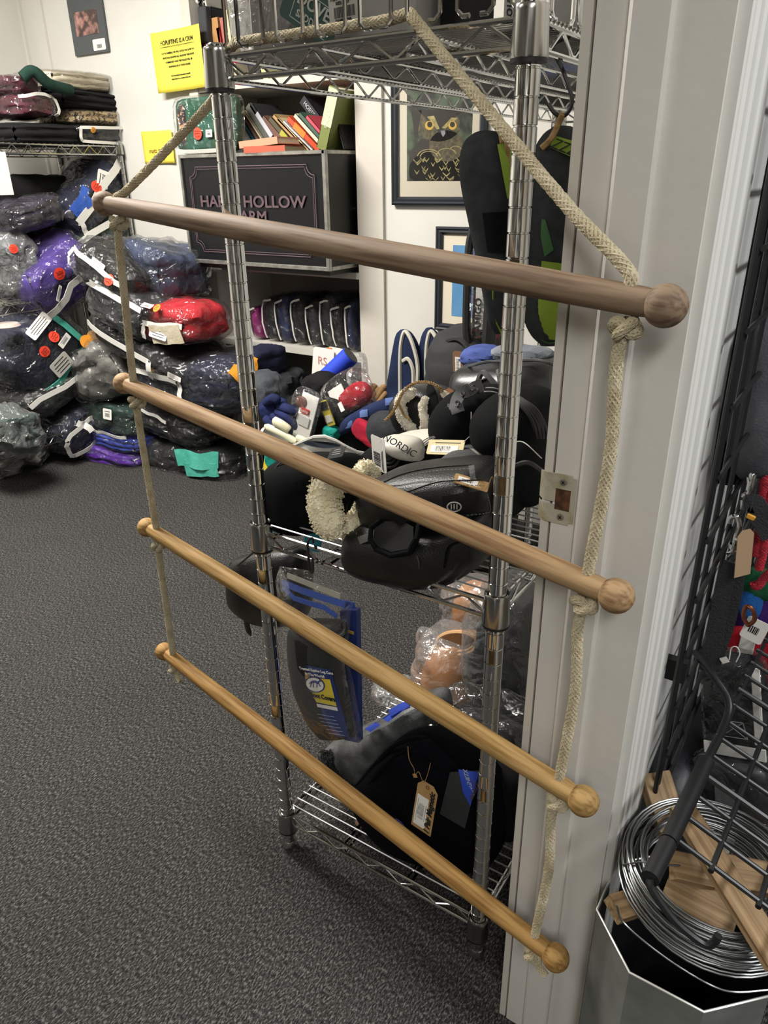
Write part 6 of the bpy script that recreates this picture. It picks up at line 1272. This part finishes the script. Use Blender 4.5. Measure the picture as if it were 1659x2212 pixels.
r_, c, w = tbox(1180, 1280, 40, 1.15, .12, .4, 'packaged_pad', 'grey packed pad at the right back of the top shelf', GREYPK, 'package')
# ------------------------------------------------------------------ near room, right edge: grid wall, wire shelf, bin
GX, GY0, GY1, GZ0, GZ1 = -.108, .795, 1.75, .47, 2.0
grid = thing('grid_wall_panel', (GX, GY0, GZ0), 'black wire grid panel standing off the white wall right of the door casing', 'grid panel')
mb = MB(); mb.tube([(GX, 0, GZ0), (GX, 0, GZ1)], .0032, 8); w0 = mb.build('upright_wire', BLACKMET, grid); k = 0
ys = list(np.arange(GY0, GY1 + .01, .0762)); w0.location = (0, ys[0], 0)
for y in [GY0 + .012] + ys[1:]:
    w = w0.copy(); C.objects.link(w); w.location = (0, y, 0); w.parent = grid
mb = MB(); mb.tube([(GX + .006, GY0, 0), (GX + .006, GY1, 0)], .0030, 8); c0 = mb.build('cross_wire', BLACKMET, grid); zs = list(np.arange(GZ0 + .012, GZ1, .0762)); c0.location = (0, 0, zs[0])
for z in zs[1:]:
    w = c0.copy(); C.objects.link(w); w.location = (0, 0, z); w.parent = grid
mb = MB(); p = at(1445, 1440, Y=.83); mb.box((-.122, .83, p.z), (.040, .012, .030)); mb.build('wall_bracket', BLACKRUB, grid, smooth=False); mb = MB(); mb.box((-.122, .83, 1.75), (.040, .012, .030)); mb.build('wall_bracket', BLACKRUB, grid, smooth=False)
# sloping wire shelf hooked on the grid
TB = [at(1577, 1540, Z=.605), at(1526, 1645, Z=.605), at(1447, 1816, Z=.605), at(1404, 1898, Z=.605)]
wsh = thing('wire_display_shelf', (TB[1].x, TB[1].y, .55), 'black sloping wire display shelf hooked onto the grid panel', 'shelf')
d = (TB[2] - TB[0]).normalized(); side = Vector((-d.y, d.x, 0)); side = side if side.x > 0 else -side; slope = (side + Vector((0, 0, -.34))).normalized()
mb = MB(); mb.tube(spline([Vector((GX, TB[0].y + .06, .640)), Vector((GX + .03, TB[0].y + .03, .632)), TB[0] + Vector((-.006, .010, .012)), TB[0] + d * .02, TB[1]], 6), .0052, 10); mb.build('hook_arm', BLACKMET, wsh)
mb = MB(); mb.tube([TB[1], TB[1] + d * ((TB[2] - TB[1]).length + .002)], .0092, 12); mb.build('rubber_sleeve', BLACKRUB, wsh); mb = MB(); mb.tube([TB[1] + d * ((TB[2] - TB[1]).length + .004), TB[3]], .0092, 12); mb.build('rubber_sleeve', BLACKRUB, wsh)
mb = MB(); e = TB[3]; mb.tube(spline([e, e + Vector((.004, -.004, -.008)), e + Vector((.030, -.008, -.030)), e + Vector((.058, -.006, -.044)), e + Vector((.066, -.004, -.038)), e + Vector((.068, -.003, -.028))], 5), .0040, 8); mb.build('end_hook', BLACKMET, wsh)
Ls = (TB[3] - TB[0]).length
for q, off in enumerate((.002, .045, .095, .145)):
    mb = MB(); a = TB[0] - d * .42 + slope * off; b = TB[2] + slope * off; mb.tube([a, b], .0030 if q else .0026, 8); mb.build('long_wire', BLACKMET, wsh)
s = -.42; i = 0
while s < (TB[2] - TB[0]).length + .001:
    mb = MB(); a = TB[0] + d * s; mb.tube([a + slope * -.004, a + slope * .23], .0028 if i % 5 else .0040, 8); mb.build('cross_rod', BLACKMET, wsh); s += .0365; i += 1
# galvanised bin
GALV = mat('galvanised_steel', '8b8d88', .5, .35, col2='757772', nscale=16, bump=.2, bscale=30); BZ = .385
bc = Vector((-.034, .716, 0)); bR = .1075
binr = thing('metal_bin', (bc.x, bc.y, 0), 'octagonal galvanised metal bin by the door casing at the lower right', 'bin')
def octo(r, z): return [Vector((bc.x + r * math.cos(math.radians(22.5 + 45 * k)), bc.y + r * math.sin(math.radians(22.5 + 45 * k)), z)) for k in range(8)]
mb = MB(); mb.loft([octo(bR, .002), octo(bR, BZ), octo(bR - .0015, BZ), octo(bR - .0015, .006)]); mb.build('bin_wall', GALV, binr, smooth=False)
mb = MB(); mb.loft([octo(bR - .002, BZ - .012), octo(bR - .002, .006)], caps=False); o_ = mb.build('bin_inner_shade', mat('shaded_bin_inside', '17181b', .8), binr, smooth=False)  # dark skin inside the bin, the shade put into its colour
mb = MB(); P_ = octo(bR, BZ); mb.tube(P_, .0016, 6, closed=True); mb.build('bright_rim', mat('bright_edge', 'd8d8d2', .35, .6), binr)
# coil of fence wire
WIRE = mat('fence_wire', '8f9190', .32, .9); coil = None
cc_ = Vector((-.020, .730, .462)); tilt = Rx(4) @ Ry(3); rr = random.Random(9); mb = MB(); loops = 44; pts = []
root = thing('wire_coil', cc_, 'coil of grey fence wire lying over the metal bin and planks', 'wire')
def loop(R_, z, ph, w): return [cc_ + tilt @ Vector((R_ * (1 + w * math.sin(2 * t + ph)) * math.cos(t), R_ * (1 + w * math.sin(2 * t + ph)) * math.sin(t), z + .003 * math.sin(t * 1 + ph))) for t in [2 * math.pi * k / 40 for k in range(40)]]
proto_ = None
for k in range(loops):
    mb = MB(); mb.tube(loop(rr.uniform(.076, .108), rr.uniform(-.020, .024), rr.uniform(0, 6.28), rr.uniform(.0, .03)), .0013, 6, closed=True); mb.build('wire_loop', WIRE, root)
mb = MB(); mb.tube(spline([at(1332, 1955, Z=.46), at(1345, 1990, Z=.44), at(1400, 2040, Z=.43), at(1470, 2090, Z=.42), at(1540, 2130, Z=.41), at(1590, 2143, Z=.41), at(1665, 2138, Z=.41)], 8), .0012, 6); mb.build('loose_wire', WIRE, root)
mb = MB(); mb.tube(spline([at(1345, 1868, Z=.47), at(1390, 1862, Z=.50), at(1430, 1868, Z=.49), at(1470, 1870, Z=.48)], 6), .0012, 6); mb.build('loose_wire', WIRE, root)
# planks
PINE = mat('pine_offcut', 'a88c68', .7, col2='75593a', nscale=150, stretch=(1, .03, 1), contrast=(.40, .66), bump=.25, bscale=120)
def plank(label, a, b, w, t, up=(0, 0, 1), m=PINE, jag=0, ext=True):
    a, b = Vector(a), Vector(b); Lp = (b - a).length; dd = (b - a).normalized(); u = Vector(up); u = (u - dd * u.dot(dd)).normalized(); x = dd.cross(u)
    mb = MB(); n = 8; secs = []
    for k in range(n + 1):
        y = -Lp / 2 + Lp * k / n; j = (rr.uniform(-jag, jag) if k in (0, n) else 0)
        secs.append([Vector((-w / 2, y + j, -t / 2)), Vector((w / 2 - .002, y - j, -t / 2)), Vector((w / 2, y - j, -t / 2 + .002)), Vector((w / 2, y + j, t / 2)), Vector((-w / 2 + .002, y - j, t / 2)), Vector((-w / 2, y + j, t / 2 - .002))])
    mb.loft(secs); o = mb.build('wood_plank', m, None, smooth=False, loc=(0, 0, 0)); o.location = (a + b) / 2; o.rotation_euler = Matrix((x, dd, u)).transposed().to_euler()
    return tag(o, label, 'plank')
pA, pB = at(1472, 1745, Z=.525), at(1685, 2085, Z=.500)
plank('long pine plank lying across the wire coil and under the wire shelf', pA, pB, .031, .014, (.15, -.25, 1))
mb = MB(); mb.lathe([(.0001, 0), (.0030, 0), (.0030, .0006), (.0001, .0008)], 12, at(1508, 1806, Z=.532), None, caps=False); mb.build('knot_hole', mat('pine_knot', '5d3a1e', .8), bpy.data.objects['wood_plank'], smooth=False)
plank('pine board end leaning on the wall behind the grid panel', at(1412, 1672, Z=.50), at(1452, 1800, Z=.46), .040, .020, (.3, -.3, 1), jag=.002)
plank('short splintered pine offcut in the middle of the wire coil', at(1450, 1868, Z=.478), at(1538, 1888, Z=.470), .036, .010, (0, -.3, 1), jag=.008)
plank('wide pine board lying inside the coil beneath the offcut', at(1440, 1905, Z=.455), at(1590, 1985, Z=.448), .052, .014, (0, -.4, 1), jag=.004)
plank('pine board with a nail hole at the right inside the coil', at(1560, 1880, Z=.475), at(1690, 1905, Z=.470), .040, .012, (0, -.3, 1), jag=.004)
plank('small pine block end left of the wire coil against the casing', at(1325, 1965, Z=.425), at(1372, 1950, Z=.420), .030, .018, (0, -.5, 1), jag=.001)
# dark goods on the wall behind and below the grid
BKN = mat('black_nylon_bag', '1a1b20', .45, bump=.4, bscale=50)
blobthing('black_sack', 'big black sack on the floor behind the metal bin', 'sack', 1420, 1900, 1.05, (.12, .35, .70), BKN, pw=4, lump=.05)
blobthing('black_sack', 'black sack on the floor right of the metal bin, behind the coil', 'sack', 1640, 1780, 1.50, (.34, .3, .62), BKN, pw=4, lump=.05)
def panelbag(name, label, cat, px, py, Y, w, h, d, m, roll=0, cover=True, extras=()):
    c = at(px, py, Y=Y); M = Ry(roll) @ Rx(-8); root = thing(name, c - Vector((0, 0, h / 2)), label, cat)
    mb = MB(); surf_mesh(mb, P_shape(w, d, h, px * .1, 5, .05), 9, lambda p: c + M @ p); o = mb.build('contents', m, root); weld(o)
    for nm, x, z, ww, hh, mm in extras: mb = MB(); mb.box(c + M @ Vector((x, -d / 2 - .003, z)), (ww, .003, hh), M, .001); mb.build(nm, mm, root, smooth=False)
    if cover: mb = MB(); surf_mesh(mb, P_shape(w * 1.08, d * 1.3, h * 1.06, px * .1, 5, .06), 9, lambda p: c + M @ p); o = mb.build('plastic_cover', FILM, root); weld(o)
    return root, c, M
r_, c, M = panelbag('packaged_blanket', 'black cloth in a clear bag with a white zip band behind the wire shelf', 'package', 1590, 1530, 1.02, .085, .17, .05, F_['black'], -14, True, (('white_zip_band', .0, -.055, .085, .020, ZIPW), ('white_side_band', .034, .02, .012, .12, ZIPW)))
mb = MB()
for a_, b_ in (((-.015, -.03), (.02, -.03)), ((.02, -.03), (.015, -.005)), ((.015, -.005), (-.012, -.005)), ((-.012, -.005), (-.015, -.03)), ((-.015, -.03), (.015, -.005)), ((-.012, -.005), (.02, -.03))): mb.tube([c + M @ Vector((a_[0], -.034, a_[1])), c + M @ Vector((b_[0], -.034, b_[1]))], .0007, 5)
mb.build('stitched_cross', THR, r_)
r_, c, M = panelbag('packaged_tack', 'black bag of tack with a faded grey print below the white zip band', 'package', 1580, 1715, .98, .11, .12, .04, BKN, -12, True, (('grey_print', -.005, .0, .028, .045, mat('faded_grey_print', '6c6d6e', .7)),))
tc3 = at(1556, 1805, Y=.86); s = mpp(tc3); tag(cardtag('white_tag', tc3, (1, 0, -.18), (.2, .35, 1), 58 * s, 68 * s, None, bars=barcode(-2 * s, 4 * s, 22 * s, 26 * s, 7, vert=True) + [(-10 * s, 4 * s, 1.5 * s, 30 * s, 1), (14 * s, 20 * s, 10 * s, 2 * s, 1)]), 'white barcode tag hanging below the black bag of tack', 'tag')
r_, c, M = panelbag('striped_cloth', 'red and white striped cloth hanging behind the wire shelf', 'cloth', 1640, 1420, 1.12, .10, .10, .03, fabric('bright_red_cloth', 'b8202e', '981822'), 0, False, (('white_stripe', -.02, .0, .022, .09, mat('white_cloth', 'cfccc4', .8)),))
blobthing('purple_cloth', 'dark purple halter cloth hanging at the right edge behind the barcode tag', 'cloth', 1642, 1330, 1.14, (.10, .05, .16), fabric('dark_purple_cloth', '3b1f63', '2b1549'))
blobthing('grey_cloth', 'dark grey cloth hanging on the grid panel at the upper right', 'cloth', 1655, 860, 1.0, (.075, .08, .21), fabric('hanging_grey_cloth', '55565a', '3d3e43'), lump=.12)
blobthing('black_cloth', 'black cloth hanging on the grid panel above the red rope', 'cloth', 1640, 640, 1.05, (.07, .10, .50), F_['black'], pw=4, lump=.05)
# halter webbing, snap, tag, ropes
root = thing('halter', at(1510, 1460, Y=.92), 'black webbing halter with a chrome snap hanging on the grid panel', 'halter')
WEB = mat('black_webbing', '26262a', .8, bump=.9, bscale=420)
mb = MB(); mb.strip(spline([at(1582, 1215, Y=.92), at(1566, 1260, Y=.92), at(1552, 1330, Y=.92), at(1540, 1400, Y=.92), at(1528, 1450, Y=.92)], 6), .020, .003, (0, -1, .1)); mb.build('webbing', WEB, root)
mb = MB(); mb.strip(spline([at(1600, 1215, Y=.925), at(1592, 1280, Y=.925), at(1576, 1350, Y=.925), at(1545, 1440, Y=.92)], 6), .012, .003, (0, -1, .1)); mb.build('webbing', WEB, root)
mb = MB(); mb.tube(spline([at(1574, 1200, Y=.91), at(1584, 1188, Y=.905), at(1590, 1160, Y=.905), at(1598, 1135, Y=.905), at(1592, 1116, Y=.905), at(1580, 1118, Y=.905), at(1576, 1130, Y=.905)], 6), .0032, 10); mb.tube([at(1588, 1165, Y=.903), at(1604, 1168, Y=.9)], .003, 8); mb.tube([at(1570, 1196, Y=.905), at(1584, 1192, Y=.905), at(1600, 1186, Y=.905), at(1600, 1212, Y=.905), at(1588, 1215, Y=.905)], .0020, 8); mb.lathe([(.0001, -.004), (.005, -.003), (.005, .003), (.0001, .004)], 12, at(1585, 1180, Y=.903), None, False); mb.build('snap_hook', CHROME, root, label='chrome snap hook')
tc4 = at(1608, 1195, Y=.90); s = mpp(tc4); cardtag('paper_tag', tc4, (.55, .8, 0), (-.10, 0, 1), 46 * s, 110 * s, root, mats=[mat('brown_paper_tag', '9a7f63', .8)], notch=12 * s, label='brown paper tag')
mb = MB(); mb.box(at(1622, 1117, Y=.9), (.010, .004, .006), Ry(15), .001); mb.build('yellow_clip', mat('yellow_clip', 'd29a35', .5), root, label='yellow plastic clip')
RED = mat('red_rope', 'b01f30', .8, col2='8c1524', nscale=60, bump=.6, bscale=500)
root = thing('lead_rope', at(1650, 1240, Y=1.0), 'red braided lead rope looped at the right edge of the grid panel', 'rope')
for pts in ([(1652, 1030), (1648, 1090), (1640, 1150), (1634, 1200)], [(1668, 1060), (1655, 1120), (1650, 1180), (1640, 1230)], [(1672, 1230), (1650, 1250), (1634, 1268), (1628, 1258)]):
    mb = MB(); braid(mb, spline([at(x, y, Y=1.0) for x, y in pts], 8), .0055, pitch=.026); mb.build('rope', RED, root)
mb = MB(); mb.strip(spline([at(1612, 1092, Y=.95), at(1632, 1090, Y=.95), at(1650, 1130, Y=.95), at(1668, 1160, Y=.95)], 6), .024, .004, (0, -1, .2)); tag(mb.build('nylon_strap', WEB), 'black nylon strap crossing the red lead rope', 'strap')
mb = MB(); mb.tube(spline([at(1618, 1030, Y=.93), at(1618, 1062, Y=.93), at(1606, 1072, Y=.93), at(1604, 1100, Y=.93)], 6), .0030, 8); mb.lathe([(.0045, 0), (.0045, .020), (.003, .022)], 12, at(1619, 1058, Y=.93), None); tag(mb.build('trigger_snap', CHROME), 'chrome trigger snap above the black nylon strap', 'snap')
mb = MB(); mb.tube(spline([at(1612, 1345, Y=.98), at(1606, 1330, Y=.98), at(1612, 1310, Y=.98), at(1626, 1318, Y=.98), at(1630, 1338, Y=.98), at(1618, 1350, Y=.98)], 5, True), .0030, 8, closed=True); tag(mb.build('copper_snap', mat('copper_metal', 'a8664a', .25, .9)), 'copper coloured snap beside the white barcode label', 'snap')
tc5 = at(1630, 1362, Y=1.0); s = mpp(tc5); tag(cardtag('barcode_label', tc5, (1, 0, -.25), (.2, 0, 1), 46 * s, 56 * s, None, bars=barcode(-2 * s, 0, 20 * s, 18 * s, 7)), 'white barcode label hanging below the copper snap', 'label')
mb = MB(); mb.tube(spline([at(1575, 1425, Y=.9), at(1580, 1400, Y=.9), at(1592, 1398, Y=.9), at(1598, 1412, Y=.9), at(1590, 1430, Y=.9)], 5), .0008, 5); mb.strip([at(1558, 1428, Y=.9), at(1572, 1424, Y=.9)], .008, .0015, (0, -1, 0)); tag(mb.build('white_tie', ZIPW), 'white plastic tag tie hooked on the wire shelf', 'tie')
blobthing('teal_cloth', 'blue and teal halter strap hanging behind the copper snap', 'strap', 1624, 1300, 1.05, (.03, .02, .06), fabric('blue_halter', '2360a8', '1a4a86'))
blobthing('green_cloth', 'dark green strap hanging above the blue strap', 'strap', 1645, 1262, 1.05, (.05, .02, .05), fabric('green_halter', '1d5a3a', '15452c'))
